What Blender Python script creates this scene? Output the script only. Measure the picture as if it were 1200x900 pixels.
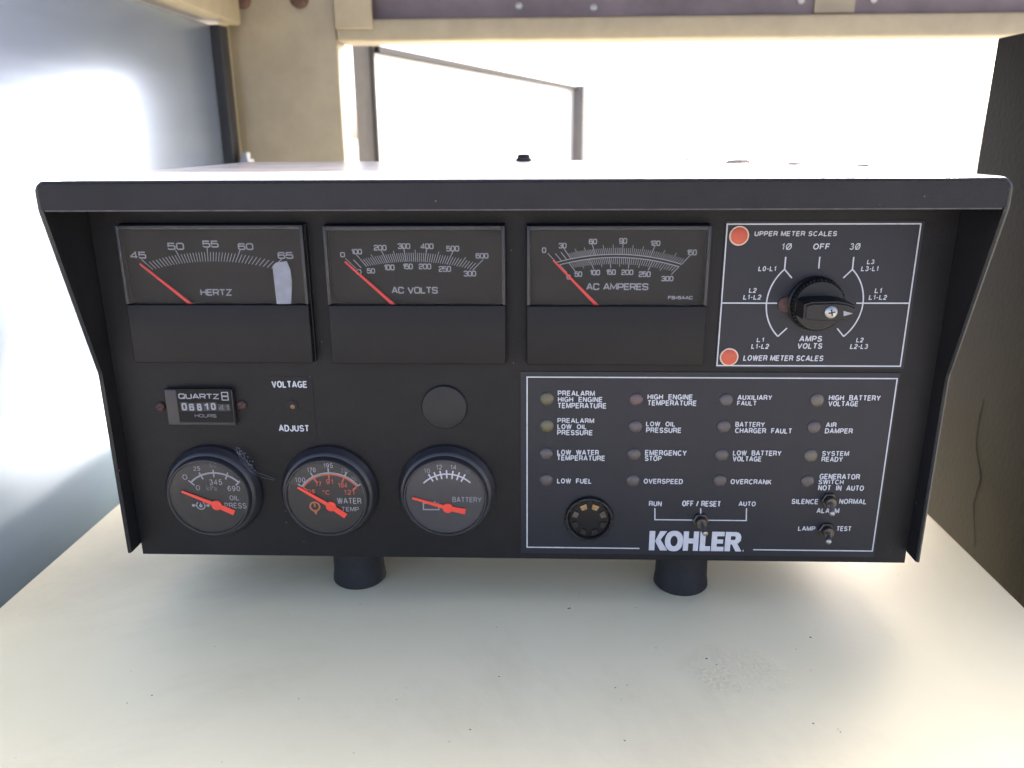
import bpy, math, random
from mathutils import Vector, Matrix
random.seed(7)
for o in list(bpy.data.objects): bpy.data.objects.remove(o)
scene = bpy.context.scene
col = scene.collection
R = math.radians

# ------------------------------------------------------------------ camera
cam_d = bpy.data.cameras.new('camera'); cam = bpy.data.objects.new('camera', cam_d); col.objects.link(cam)
cam_d.sensor_width = 36.0; cam_d.lens = 933.0 / 1200.0 * 36.0
cam_d.clip_start = 0.01; cam_d.clip_end = 2000
right = Vector((0.99943925, 0.03301623, -0.00557825)); up = Vector((-0.00449962, 0.29751128, 0.9547077)); fwd = Vector((-0.03318044, 0.95414725, -0.29749301))
cam.matrix_world = Matrix(((right.x, up.x, -fwd.x, 0.0071), (right.y, up.y, -fwd.y, -0.4505), (right.z, up.z, -fwd.z, 0.2941), (0, 0, 0, 1)))
scene.camera = cam
cam_d.dof.use_dof = True; cam_d.dof.focus_distance = 0.47; cam_d.dof.aperture_fstop = 9.0

# ------------------------------------------------------------------ sky, sun, exposure
SUN = Vector((0.50, 0.75, 0.75)).normalized()
w = bpy.data.worlds.new('World'); scene.world = w; w.use_nodes = True
nt = w.node_tree; nt.nodes.clear()
sky = nt.nodes.new('ShaderNodeTexSky'); sky.sky_type = 'NISHITA'; sky.sun_disc = False
sky.sun_elevation = math.asin(SUN.z); sky.sun_rotation = math.atan2(SUN.x, SUN.y)
sky.air_density = 0.34; sky.dust_density = 4.5; sky.ozone_density = 0.1
bg = nt.nodes.new('ShaderNodeBackground'); bg.inputs['Strength'].default_value = 0.15
wo = nt.nodes.new('ShaderNodeOutputWorld')
nt.links.new(sky.outputs[0], bg.inputs[0]); nt.links.new(bg.outputs[0], wo.inputs[0])
sd = bpy.data.lights.new('sun', 'SUN'); sd.energy = 2.9; sd.angle = R(0.6); sd.color = (1.0, 0.95, 0.88)
sun = bpy.data.objects.new('sun', sd); col.objects.link(sun)
sun.rotation_euler = SUN.to_track_quat('Z', 'Y').to_euler(); sun.location = SUN * 5
vs = scene.view_settings
vs.view_transform = 'Standard'; vs.look = 'None'; vs.gamma = 1.0; vs.use_curve_mapping = False; vs.exposure = 2.72

# ------------------------------------------------------------------ materials
MATS = {}
def mat(name, color, rough=0.5, metal=0.0, var=0.0, vscale=40.0, bump=0.0, bscale=900.0, spec=0.5, color2=None, coat=0.0):
    m = bpy.data.materials.new(name); m.use_nodes = True; n = m.node_tree; b = n.nodes['Principled BSDF']
    b.inputs['Roughness'].default_value = rough; b.inputs['Metallic'].default_value = metal
    b.inputs['Specular IOR Level'].default_value = spec; b.inputs['Coat Weight'].default_value = coat
    tc = n.nodes.new('ShaderNodeTexCoord')
    if color2 is None: color2 = tuple(min(1, c * (1 + var)) for c in color); color = tuple(c * (1 - var) for c in color)
    nz = n.nodes.new('ShaderNodeTexNoise'); nz.inputs['Scale'].default_value = vscale; nz.inputs['Detail'].default_value = 6; nz.inputs['Roughness'].default_value = 0.65
    n.links.new(tc.outputs['Object'], nz.inputs['Vector'])
    rp = n.nodes.new('ShaderNodeValToRGB'); rp.color_ramp.elements[0].position = 0.3; rp.color_ramp.elements[1].position = 0.7
    rp.color_ramp.elements[0].color = (*color, 1); rp.color_ramp.elements[1].color = (*color2, 1)
    n.links.new(nz.outputs[0], rp.inputs[0]); n.links.new(rp.outputs[0], b.inputs['Base Color'])
    if bump:
        n2 = n.nodes.new('ShaderNodeTexNoise'); n2.inputs['Scale'].default_value = bscale; n2.inputs['Detail'].default_value = 3
        n.links.new(tc.outputs['Object'], n2.inputs['Vector'])
        bp = n.nodes.new('ShaderNodeBump'); bp.inputs['Strength'].default_value = bump; bp.inputs['Distance'].default_value = 0.001
        n.links.new(n2.outputs[0], bp.inputs['Height']); n.links.new(bp.outputs[0], b.inputs['Normal'])
    MATS[name] = m
    return m
def speckle(m, scale=70.0, amount=0.55, tone=(0.16, 0.15, 0.14)):
    # sparse pale dust specks and tiny chips
    n = m.node_tree; b = n.nodes['Principled BSDF']; tc = n.nodes.new('ShaderNodeTexCoord')
    vo = n.nodes.new('ShaderNodeTexVoronoi'); vo.inputs['Scale'].default_value = scale; n.links.new(tc.outputs['Object'], vo.inputs['Vector'])
    ms = n.nodes.new('ShaderNodeTexNoise'); ms.inputs['Scale'].default_value = 17; n.links.new(tc.outputs['Object'], ms.inputs['Vector'])
    th = n.nodes.new('ShaderNodeMath'); th.operation = 'MULTIPLY'; th.inputs[1].default_value = 0.062; n.links.new(ms.outputs[0], th.inputs[0])
    lt = n.nodes.new('ShaderNodeMath'); lt.operation = 'LESS_THAN'; n.links.new(vo.outputs['Distance'], lt.inputs[0]); n.links.new(th.outputs[0], lt.inputs[1])
    fm = n.nodes.new('ShaderNodeMath'); fm.operation = 'MULTIPLY'; fm.inputs[1].default_value = amount; n.links.new(lt.outputs[0], fm.inputs[0])
    mx = n.nodes.new('ShaderNodeMix'); mx.data_type = 'RGBA'; src = b.inputs['Base Color'].links[0].from_socket
    n.links.new(fm.outputs[0], mx.inputs['Factor']); n.links.new(src, mx.inputs['A']); mx.inputs['B'].default_value = (*tone, 1); n.links.new(mx.outputs['Result'], b.inputs['Base Color'])
    return m
def dusty(m):
    # a film of settled dust on faces that look up
    n = m.node_tree; b = n.nodes['Principled BSDF']; ge = n.nodes.new('ShaderNodeNewGeometry'); sx = n.nodes.new('ShaderNodeSeparateXYZ'); n.links.new(ge.outputs['Normal'], sx.inputs[0])
    mr = n.nodes.new('ShaderNodeMapRange'); mr.inputs['From Min'].default_value = 0.85; mr.inputs['From Max'].default_value = 0.99; n.links.new(sx.outputs['Z'], mr.inputs[0])
    tc = n.nodes.new('ShaderNodeTexCoord'); nz = n.nodes.new('ShaderNodeTexNoise'); nz.inputs['Scale'].default_value = 22; nz.inputs['Detail'].default_value = 6; n.links.new(tc.outputs['Object'], nz.inputs['Vector'])
    m2 = n.nodes.new('ShaderNodeMapRange'); m2.inputs['From Min'].default_value = 0.3; m2.inputs['From Max'].default_value = 0.6; m2.inputs['To Min'].default_value = 0.78; n.links.new(nz.outputs[0], m2.inputs[0])
    fm = n.nodes.new('ShaderNodeMath'); fm.operation = 'MULTIPLY'; n.links.new(mr.outputs[0], fm.inputs[0]); n.links.new(m2.outputs[0], fm.inputs[1])
    mx = n.nodes.new('ShaderNodeMix'); mx.data_type = 'RGBA'; src = b.inputs['Base Color'].links[0].from_socket
    n.links.new(fm.outputs[0], mx.inputs['Factor']); n.links.new(src, mx.inputs['A']); mx.inputs['B'].default_value = (0.45, 0.45, 0.47, 1); n.links.new(mx.outputs['Result'], b.inputs['Base Color'])
    return m
def glass(name, tint=(1, 1, 1), rough=0.02, f0=1.45):
    m = bpy.data.materials.new(name); m.use_nodes = True; n = m.node_tree; n.nodes.clear()
    out = n.nodes.new('ShaderNodeOutputMaterial'); mx = n.nodes.new('ShaderNodeMixShader')
    tr = n.nodes.new('ShaderNodeBsdfTransparent'); tr.inputs[0].default_value = (*tint, 1)
    gl = n.nodes.new('ShaderNodeBsdfGlossy'); gl.inputs['Roughness'].default_value = rough
    lw_ = n.nodes.new('ShaderNodeLayerWeight'); lw_.inputs['Blend'].default_value = 0.5
    pw = n.nodes.new('ShaderNodeMath'); pw.operation = 'POWER'; pw.inputs[1].default_value = 5.0; n.links.new(lw_.outputs['Facing'], pw.inputs[0])
    fr = n.nodes.new('ShaderNodeMath'); fr.operation = 'MULTIPLY_ADD'; fr.inputs[1].default_value = 0.9; fr.inputs[2].default_value = ((f0-1)/(f0+1))**2; n.links.new(pw.outputs[0], fr.inputs[0])
    tc = n.nodes.new('ShaderNodeTexCoord'); nz = n.nodes.new('ShaderNodeTexNoise'); nz.inputs['Scale'].default_value = 120
    mr = n.nodes.new('ShaderNodeMapRange'); mr.inputs['To Min'].default_value = rough; mr.inputs['To Max'].default_value = rough * 3
    n.links.new(tc.outputs['Object'], nz.inputs['Vector']); n.links.new(nz.outputs[0], mr.inputs[0]); n.links.new(mr.outputs[0], gl.inputs['Roughness'])
    n.links.new(fr.outputs[0], mx.inputs[0]); n.links.new(tr.outputs[0], mx.inputs[1]); n.links.new(gl.outputs[0], mx.inputs[2]); n.links.new(mx.outputs[0], out.inputs[0])
    MATS[name] = m
    return m
speckle(mat('black_coat', (0.0118, 0.0112, 0.0118), 0.47, var=0.28, vscale=14, bump=0.2, bscale=1500, spec=0.21))
speckle(mat('lip_coat', (0.0165, 0.0160, 0.0172), 0.42, var=0.28, vscale=14, bump=0.2, bscale=1500, spec=0.22))
dusty(speckle(mat('hood_coat', (0.0140, 0.0136, 0.0145), 0.22, var=0.25, vscale=18, spec=0.5)))
mat('decal', (0.0144, 0.0160, 0.0226), 0.40, var=0.08, vscale=30, bump=0.08, bscale=1800, spec=0.3)
mat('meter_plastic', (0.0072, 0.0071, 0.0080), 0.42, var=0.15, vscale=40, bump=0.12, bscale=1600, spec=0.24)
mat('scale_black', (0.0056, 0.0050, 0.0047), 0.6, var=0.12, spec=0.25)
mat('gauge_black', (0.0203, 0.0203, 0.0242), 0.34, var=0.25, vscale=60, bump=0.1, bscale=800)
mat('plug_black', (0.0145, 0.0145, 0.0165), 0.4, var=0.15, vscale=60, spec=0.3)
mat('dial_black', (0.0133, 0.0121, 0.0113), 0.5, var=0.25, vscale=50)
mat('dial_grey', (0.0328, 0.0328, 0.0374), 0.45, var=0.2, vscale=50)
mat('print_white', (0.4680, 0.4836, 0.5148), 0.5, var=0.08, vscale=200)
mat('print_grey', (0.2574, 0.2613, 0.2808), 0.5, var=0.15, vscale=200)
mat('print_dim', (0.1014, 0.1014, 0.1170), 0.5, var=0.2, vscale=200)
mat('print_red', (0.4836, 0.0780, 0.0390), 0.5, var=0.1, vscale=200)
mat('print_orange', (0.3900, 0.1248, 0.0468), 0.5, var=0.2, vscale=200)
fm_ = mat('reflection_white', (0.3276, 0.3510, 0.4056), 0.30, var=0.2, vscale=120); fm_.node_tree.nodes['Principled BSDF'].inputs['Alpha'].default_value = 0.5  # half-clear white for the reflection drawn on the hertz window
mat('pale_edge', (0.055, 0.052, 0.050), 0.5, var=0.5, vscale=90)
mat('needle_red', (0.6800, 0.0187, 0.0153), 0.4, var=0.05)
mat('gauge_needle', (0.7920, 0.0495, 0.0252), 0.35, var=0.05)
mat('dot_red', (0.4836, 0.0780, 0.0351), 0.45, var=0.15, vscale=150)
mat('dot_ring', (0.6240, 0.4836, 0.3744), 0.45, var=0.1)
mat('rubber', (0.0176, 0.0168, 0.0168), 0.75, var=0.35, vscale=60, bump=0.5, bscale=350)
mat('knob_black', (0.0078, 0.0078, 0.0082), 0.38, var=0.2, vscale=80, bump=0.12, spec=0.35)
mat('steel', (0.36, 0.36, 0.35), 0.35, metal=1.0, var=0.15, vscale=300)
mat('tarnished', (0.11, 0.10, 0.09), 0.38, metal=1.0, var=0.35, vscale=300)
mat('tarnished_brass', (0.15, 0.10, 0.06), 0.4, metal=1.0, var=0.4, vscale=500)
mat('glint_brass', (0.30, 0.21, 0.12), 0.35, metal=1.0, var=0.3, vscale=300)
mat('rusty_screw', (0.06, 0.026, 0.021), 0.6, var=0.4, vscale=400, bump=0.4, bscale=900)
mat('lens_mauve', (0.0468, 0.0390, 0.0421), 0.35, var=0.25, vscale=250, coat=0.3)
mat('lens_red', (0.0663, 0.0367, 0.0421), 0.35, var=0.25, vscale=250, coat=0.3)
mat('lens_olive', (0.0764, 0.0663, 0.0312), 0.35, var=0.25, vscale=250, coat=0.3)
mat('lens_tan', (0.0718, 0.0624, 0.0484), 0.35, var=0.25, vscale=250, coat=0.3)
mat('hole_black', (0.006, 0.006, 0.006), 0.7, var=0.1)
mat('digit_drum', (0.020, 0.022, 0.030), 0.4, var=0.1)
mat('dark_wall', (0.0020, 0.0021, 0.0028), 0.7, spec=0.12, var=0.35, vscale=9, bump=0.3, bscale=220)
mat('gasket', (0.012, 0.012, 0.014), 0.6, var=0.2)
mat('door_rubber', (0.014, 0.014, 0.016), 0.7, var=0.2, spec=0.2)
mat('door_white', (0.70, 0.70, 0.69), 0.4, var=0.04, vscale=4)
mat('door_edge', (0.12, 0.12, 0.125), 0.5, var=0.1)
mat('cream_frame', (0.3182, 0.2775, 0.1961), 0.5, var=0.10, vscale=30, bump=0.25, bscale=400)
mat('dark_beam', (0.1560, 0.1260, 0.1416), 0.55, var=0.25, vscale=12)
mat('ground', (0.25, 0.24, 0.225), 0.9, var=0.15, vscale=0.8)
mat('dirt', (0.050, 0.030, 0.018), 0.9, var=0.5, vscale=500)
mat('leaf_dry', (0.36, 0.29, 0.22), 0.8, var=0.3, vscale=200)
mat('lint', (0.1280, 0.1360, 0.1600), 0.9, var=0.2, vscale=300)
mat('shading_roof_panel', (0.40, 0.35, 0.25), 0.6, var=0.08, vscale=10)
glass('clear_pane', (0.93, 0.94, 0.95), 0.03, 1.22)
glass('gauge_glass', (0.95, 0.95, 0.96), 0.05, 1.30)
# cream paint of the cabinet: faint dirt, fine orange peel, one flaked patch and rust pin-points
def cream_top():
    m = mat('cream_paint', (0.755, 0.675, 0.435), 0.5, bump=0.10, bscale=260, color2=(0.80, 0.73, 0.50), vscale=5)
    n = m.node_tree; b = n.nodes['Principled BSDF']
    tc = n.nodes.new('ShaderNodeTexCoord')
    sub = n.nodes.new('ShaderNodeVectorMath'); sub.operation = 'DISTANCE'; sub.inputs[1].default_value = (0.121, -0.062, 0.0)
    n.links.new(tc.outputs['Object'], sub.inputs[0])
    wob = n.nodes.new('ShaderNodeTexNoise'); wob.inputs['Scale'].default_value = 45; wob.inputs['Detail'].default_value = 5
    n.links.new(tc.outputs['Object'], wob.inputs['Vector'])
    ad = n.nodes.new('ShaderNodeMath'); ad.operation = 'MULTIPLY_ADD'; ad.inputs[1].default_value = 0.045; n.links.new(wob.outputs[0], ad.inputs[0]); n.links.new(sub.outputs['Value'], ad.inputs[2])
    mr = n.nodes.new('ShaderNodeMapRange'); mr.inputs['From Min'].default_value = 0.036; mr.inputs['From Max'].default_value = 0.054; mr.inputs['To Min'].default_value = 1; mr.inputs['To Max'].default_value = 0
    n.links.new(ad.outputs[0], mr.inputs[0])
    fl = n.nodes.new('ShaderNodeTexNoise'); fl.inputs['Scale'].default_value = 380; fl.inputs['Detail'].default_value = 6
    n.links.new(tc.outputs['Object'], fl.inputs['Vector'])
    mu = n.nodes.new('ShaderNodeMath'); mu.operation = 'MULTIPLY'; n.links.new(fl.outputs[0], mu.inputs[0]); n.links.new(mr.outputs[0], mu.inputs[1])
    bp = n.nodes.new('ShaderNodeBump'); bp.inputs['Strength'].default_value = 0.7; bp.inputs['Distance'].default_value = 0.0015
    old = b.inputs['Normal'].links[0].from_socket
    n.links.new(old, bp.inputs['Normal']); n.links.new(mu.outputs[0], bp.inputs['Height']); n.links.new(bp.outputs[0], b.inputs['Normal'])
    st = n.nodes.new('ShaderNodeTexNoise'); st.inputs['Scale'].default_value = 2.6; st.inputs['Detail'].default_value = 9; st.inputs['Roughness'].default_value = 0.72; st.inputs['Distortion'].default_value = 0.6; n.links.new(tc.outputs['Object'], st.inputs['Vector'])
    s2 = n.nodes.new('ShaderNodeMapRange'); s2.inputs['From Min'].default_value = 0.50; s2.inputs['From Max'].default_value = 0.78; s2.inputs['To Min'].default_value = 0; s2.inputs['To Max'].default_value = 0.42; n.links.new(st.outputs[0], s2.inputs[0])
    rs_ = n.nodes.new('ShaderNodeMath'); rs_.operation = 'MULTIPLY_ADD'; rs_.inputs[1].default_value = 0.28; n.links.new(mu.outputs[0], rs_.inputs[0]); n.links.new(s2.outputs[0], rs_.inputs[2])
    mg = n.nodes.new('ShaderNodeMix'); mg.data_type = 'RGBA'; src0 = b.inputs['Base Color'].links[0].from_socket
    n.links.new(rs_.outputs[0], mg.inputs['Factor']); n.links.new(src0, mg.inputs['A']); mg.inputs['B'].default_value = (0.42, 0.35, 0.24, 1); n.links.new(mg.outputs['Result'], b.inputs['Base Color'])
    # sparse dirt freckles
    vo = n.nodes.new('ShaderNodeTexVoronoi'); vo.inputs['Scale'].default_value = 55; n.links.new(tc.outputs['Object'], vo.inputs['Vector'])
    v2 = n.nodes.new('ShaderNodeMapRange'); v2.inputs['From Min'].default_value = 0.02; v2.inputs['From Max'].default_value = 0.045; v2.inputs['To Min'].default_value = 0.35; v2.inputs['To Max'].default_value = 0
    n.links.new(vo.outputs['Distance'], v2.inputs[0])
    mx = n.nodes.new('ShaderNodeMix'); mx.data_type = 'RGBA'; src = b.inputs['Base Color'].links[0].from_socket
    n.links.new(v2.outputs[0], mx.inputs['Factor']); n.links.new(src, mx.inputs['A']); mx.inputs['B'].default_value = (0.25, 0.19, 0.12, 1); n.links.new(mx.outputs['Result'], b.inputs['Base Color'])
cream_top()
# glossy blue-grey paint of the left wall
mat('wall_gloss', (0.39, 0.48, 0.63), 0.25, metal=0.78, var=0.06, vscale=3, bump=0.04, bscale=30)
def streaks(m):
    # brushed, rain-streaked sheet: stretched noise varies the gloss and tone
    n = m.node_tree; b = n.nodes['Principled BSDF']; tc = n.nodes.new('ShaderNodeTexCoord'); mp = n.nodes.new('ShaderNodeMapping'); mp.inputs['Scale'].default_value = (4, 4, 70)
    nz = n.nodes.new('ShaderNodeTexNoise'); nz.inputs['Scale'].default_value = 1.0; nz.inputs['Detail'].default_value = 7; nz.inputs['Roughness'].default_value = 0.7
    n.links.new(tc.outputs['Object'], mp.inputs[0]); n.links.new(mp.outputs[0], nz.inputs['Vector'])
    mr = n.nodes.new('ShaderNodeMapRange'); mr.inputs['From Min'].default_value = 0.3; mr.inputs['From Max'].default_value = 0.7; mr.inputs['To Min'].default_value = 0.24; mr.inputs['To Max'].default_value = 0.27
    n.links.new(nz.outputs[0], mr.inputs[0]); n.links.new(mr.outputs[0], b.inputs['Roughness'])
    m2 = n.nodes.new('ShaderNodeMapRange'); m2.inputs['From Min'].default_value = 0.3; m2.inputs['From Max'].default_value = 0.7; m2.inputs['To Min'].default_value = 0.96; m2.inputs['To Max'].default_value = 1.04; n.links.new(nz.outputs[0], m2.inputs[0])
    mx = n.nodes.new('ShaderNodeVectorMath'); mx.operation = 'SCALE'; src = b.inputs['Base Color'].links[0].from_socket
    n.links.new(src, mx.inputs[0]); n.links.new(m2.outputs[0], mx.inputs['Scale']); n.links.new(mx.outputs[0], b.inputs['Base Color'])
streaks(MATS['wall_gloss'])

# ------------------------------------------------------------------ mesh helpers
class MB:
    def __init__(s): s.v = []; s.f = []
    def add(s, vs_, fs_):
        o = len(s.v); s.v += [tuple(p) for p in vs_]; s.f += [tuple(i + o for i in f) for f in fs_]; return s
    def box(s, x0, x1, y0, y1, z0, z1, b=0.0):
        if b <= 0:
            return s.add([(x0,y0,z0),(x1,y0,z0),(x1,y1,z0),(x0,y1,z0),(x0,y0,z1),(x1,y0,z1),(x1,y1,z1),(x0,y1,z1)],
                         [(0,3,2,1),(4,5,6,7),(0,1,5,4),(1,2,6,5),(2,3,7,6),(3,0,4,7)])
        import bmesh
        bm = bmesh.new(); bmesh.ops.create_cube(bm, size=1.0)
        for v in bm.verts: v.co = Vector((x0 + (v.co.x + .5) * (x1 - x0), y0 + (v.co.y + .5) * (y1 - y0), z0 + (v.co.z + .5) * (z1 - z0)))
        bmesh.ops.bevel(bm, geom=list(bm.edges), offset=b, segments=3, profile=0.5, affect='EDGES')
        bm.verts.index_update(); s.add([v.co for v in bm.verts], [[v.index for v in f.verts] for f in bm.faces]); bm.free(); return s
    def prism(s, pts, y0, y1):                     # polygon in x-z, extruded along y
        n = len(pts)
        s.add([(x, y0, z) for x, z in pts] + [(x, y1, z) for x, z in pts],
              [tuple(range(n)), tuple(range(2*n-1, n-1, -1))] + [(i, i+n, (i+1) % n + n, (i+1) % n) for i in range(n)]); return s
    def lathe(s, cx, cz, prof, n=48, cap=True):     # axis along y; prof = (radius, y)
        o = len(s.v)
        for r, y in prof:
            for k in range(n):
                a = 2*math.pi*k/n; s.v.append((cx + r*math.cos(a), y, cz + r*math.sin(a)))
        for i in range(len(prof)-1):
            for k in range(n): s.f.append((o+i*n+k, o+i*n+(k+1) % n, o+(i+1)*n+(k+1) % n, o+(i+1)*n+k))
        if cap: s.f.append(tuple(o+(len(prof)-1)*n+k for k in range(n)))
        return s
    def lathe_z(s, cx, cy, prof, n=40):             # axis along z; prof = (radius, z)
        o = len(s.v)
        for r, z in prof:
            for k in range(n):
                a = 2*math.pi*k/n; s.v.append((cx + r*math.cos(a), cy + r*math.sin(a), z))
        for i in range(len(prof)-1):
            for k in range(n): s.f.append((o+i*n+k, o+i*n+(k+1) % n, o+(i+1)*n+(k+1) % n, o+(i+1)*n+k))
        s.f.append(tuple(o+k for k in range(n))); s.f.append(tuple(o+(len(prof)-1)*n+k for k in range(n)))
        return s
    def tube(s, pts, rads, n=12):
        o = len(s.v); P = [Vector(p) for p in pts]
        for i, p in enumerate(P):
            d = (P[min(i+1, len(P)-1)] - P[max(i-1, 0)]).normalized()
            a = d.orthogonal().normalized() if i == 0 else (a - d * a.dot(d)).normalized()
            b = d.cross(a)
            for k in range(n):
                t = 2*math.pi*k/n; s.v.append(tuple(p + (a*math.cos(t) + b*math.sin(t)) * rads[i]))
        for i in range(len(P)-1):
            for k in range(n): s.f.append((o+i*n+k, o+i*n+(k+1) % n, o+(i+1)*n+(k+1) % n, o+(i+1)*n+k))
        s.f.append(tuple(o+k for k in range(n-1, -1, -1))); s.f.append(tuple(o+(len(P)-1)*n+k for k in range(n)))
        return s
    def strip(s, pts, wd, y, closed=False):         # flat printed stroke in the x-z plane at depth y
        P = [Vector((p[0], p[1])) for p in pts]; n = len(P); L = []; Rr = []
        for i in range(n):
            a = P[i-1] if (i > 0 or closed) else None; c = P[(i+1) % n] if (i < n-1 or closed) else None
            d1 = (P[i]-a).normalized() if a is not None else None; d2 = (c-P[i]).normalized() if c is not None else None
            if d1 is None: d1 = d2
            if d2 is None: d2 = d1
            n1 = Vector((-d1.y, d1.x)); n2 = Vector((-d2.y, d2.x)); m = (n1+n2)
            m = m.normalized() if m.length > 1e-6 else n1
            k = wd/2/max(0.5, m.dot(n1))
            L.append(P[i]+m*k); Rr.append(P[i]-m*k)
        o = len(s.v); s.v += [(p.x, y, p.y) for p in L] + [(p.x, y, p.y) for p in Rr]
        for i in range(n if closed else n-1):
            j = (i+1) % n; s.f.append((o+i, o+j, o+n+j, o+n+i))
        return s
    def poly(s, pts, y): return s.add([(x, y, z) for x, z in pts], [tuple(range(len(pts)))])
    def mesh(s, name, material, smooth=None):
        me = bpy.data.meshes.new(name); me.from_pydata(s.v, [], s.f); me.validate(); me.update()
        import bmesh
        bm = bmesh.new(); bm.from_mesh(me); bmesh.ops.recalc_face_normals(bm, faces=bm.faces); bm.to_mesh(me); bm.free()
        me.materials.append(MATS[material])
        if smooth:
            for p in me.polygons: p.use_smooth = True
            me.set_sharp_from_angle(angle=R(smooth))
        return me
    def build(s, name, material, parent=None, smooth=None, label=None):
        return place(name, s.mesh(name, material, smooth), parent, label=label)
def wloc(o):
    v = Vector((0, 0, 0))
    while o is not None:
        v += o.location
        if o.parent is not None: v += o.matrix_parent_inverse.translation
        o = o.parent
    return v
def place(name, me, parent=None, loc=(0, 0, 0), label=None):
    o = bpy.data.objects.new(name, me); col.objects.link(o); o.location = loc
    if parent is not None:
        o.parent = parent; o.matrix_parent_inverse = Matrix.Translation(-wloc(parent))
    if label: o['label'] = label
    return o
def empty(name, loc, label, cat, group=None):
    o = bpy.data.objects.new(name, None); col.objects.link(o); o.location = loc; o.empty_display_size = 0.05
    o['label'] = label; o['category'] = cat
    if group: o['group'] = group
    return o
def tag(o, label, cat, group=None, kind=None):
    o['label'] = label; o['category'] = cat
    if group: o['group'] = group
    if kind: o['kind'] = kind
    return o

# sans-serif print: outline of the built-in font, scaled to a box on the panel
TC = {}
def font_mesh(txt, bold):
    if (txt, bold) in TC: return TC[(txt, bold)]
    c = bpy.data.curves.new('print', 'FONT'); c.body = txt; c.size = 1.0; c.offset = bold; c.resolution_u = 3; c.space_character = 1.08
    o = bpy.data.objects.new('print', c); col.objects.link(o)
    bpy.context.view_layer.update()
    me = bpy.data.meshes.new_from_object(o.evaluated_get(bpy.context.evaluated_depsgraph_get()))
    V = [(v.co.x, v.co.y) for v in me.vertices]; F = [tuple(p.vertices) for p in me.polygons]
    bpy.data.objects.remove(o); bpy.data.curves.remove(c); bpy.data.meshes.remove(me)
    xs = [v[0] for v in V]; ys = [v[1] for v in V]
    x0, x1, y0, y1 = min(xs), max(xs), min(ys), max(ys)
    V = [((x-x0)/(x1-x0), (y-y0)/(y1-y0)) for x, y in V]
    TC[(txt, bold)] = (V, F); return V, F

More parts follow.
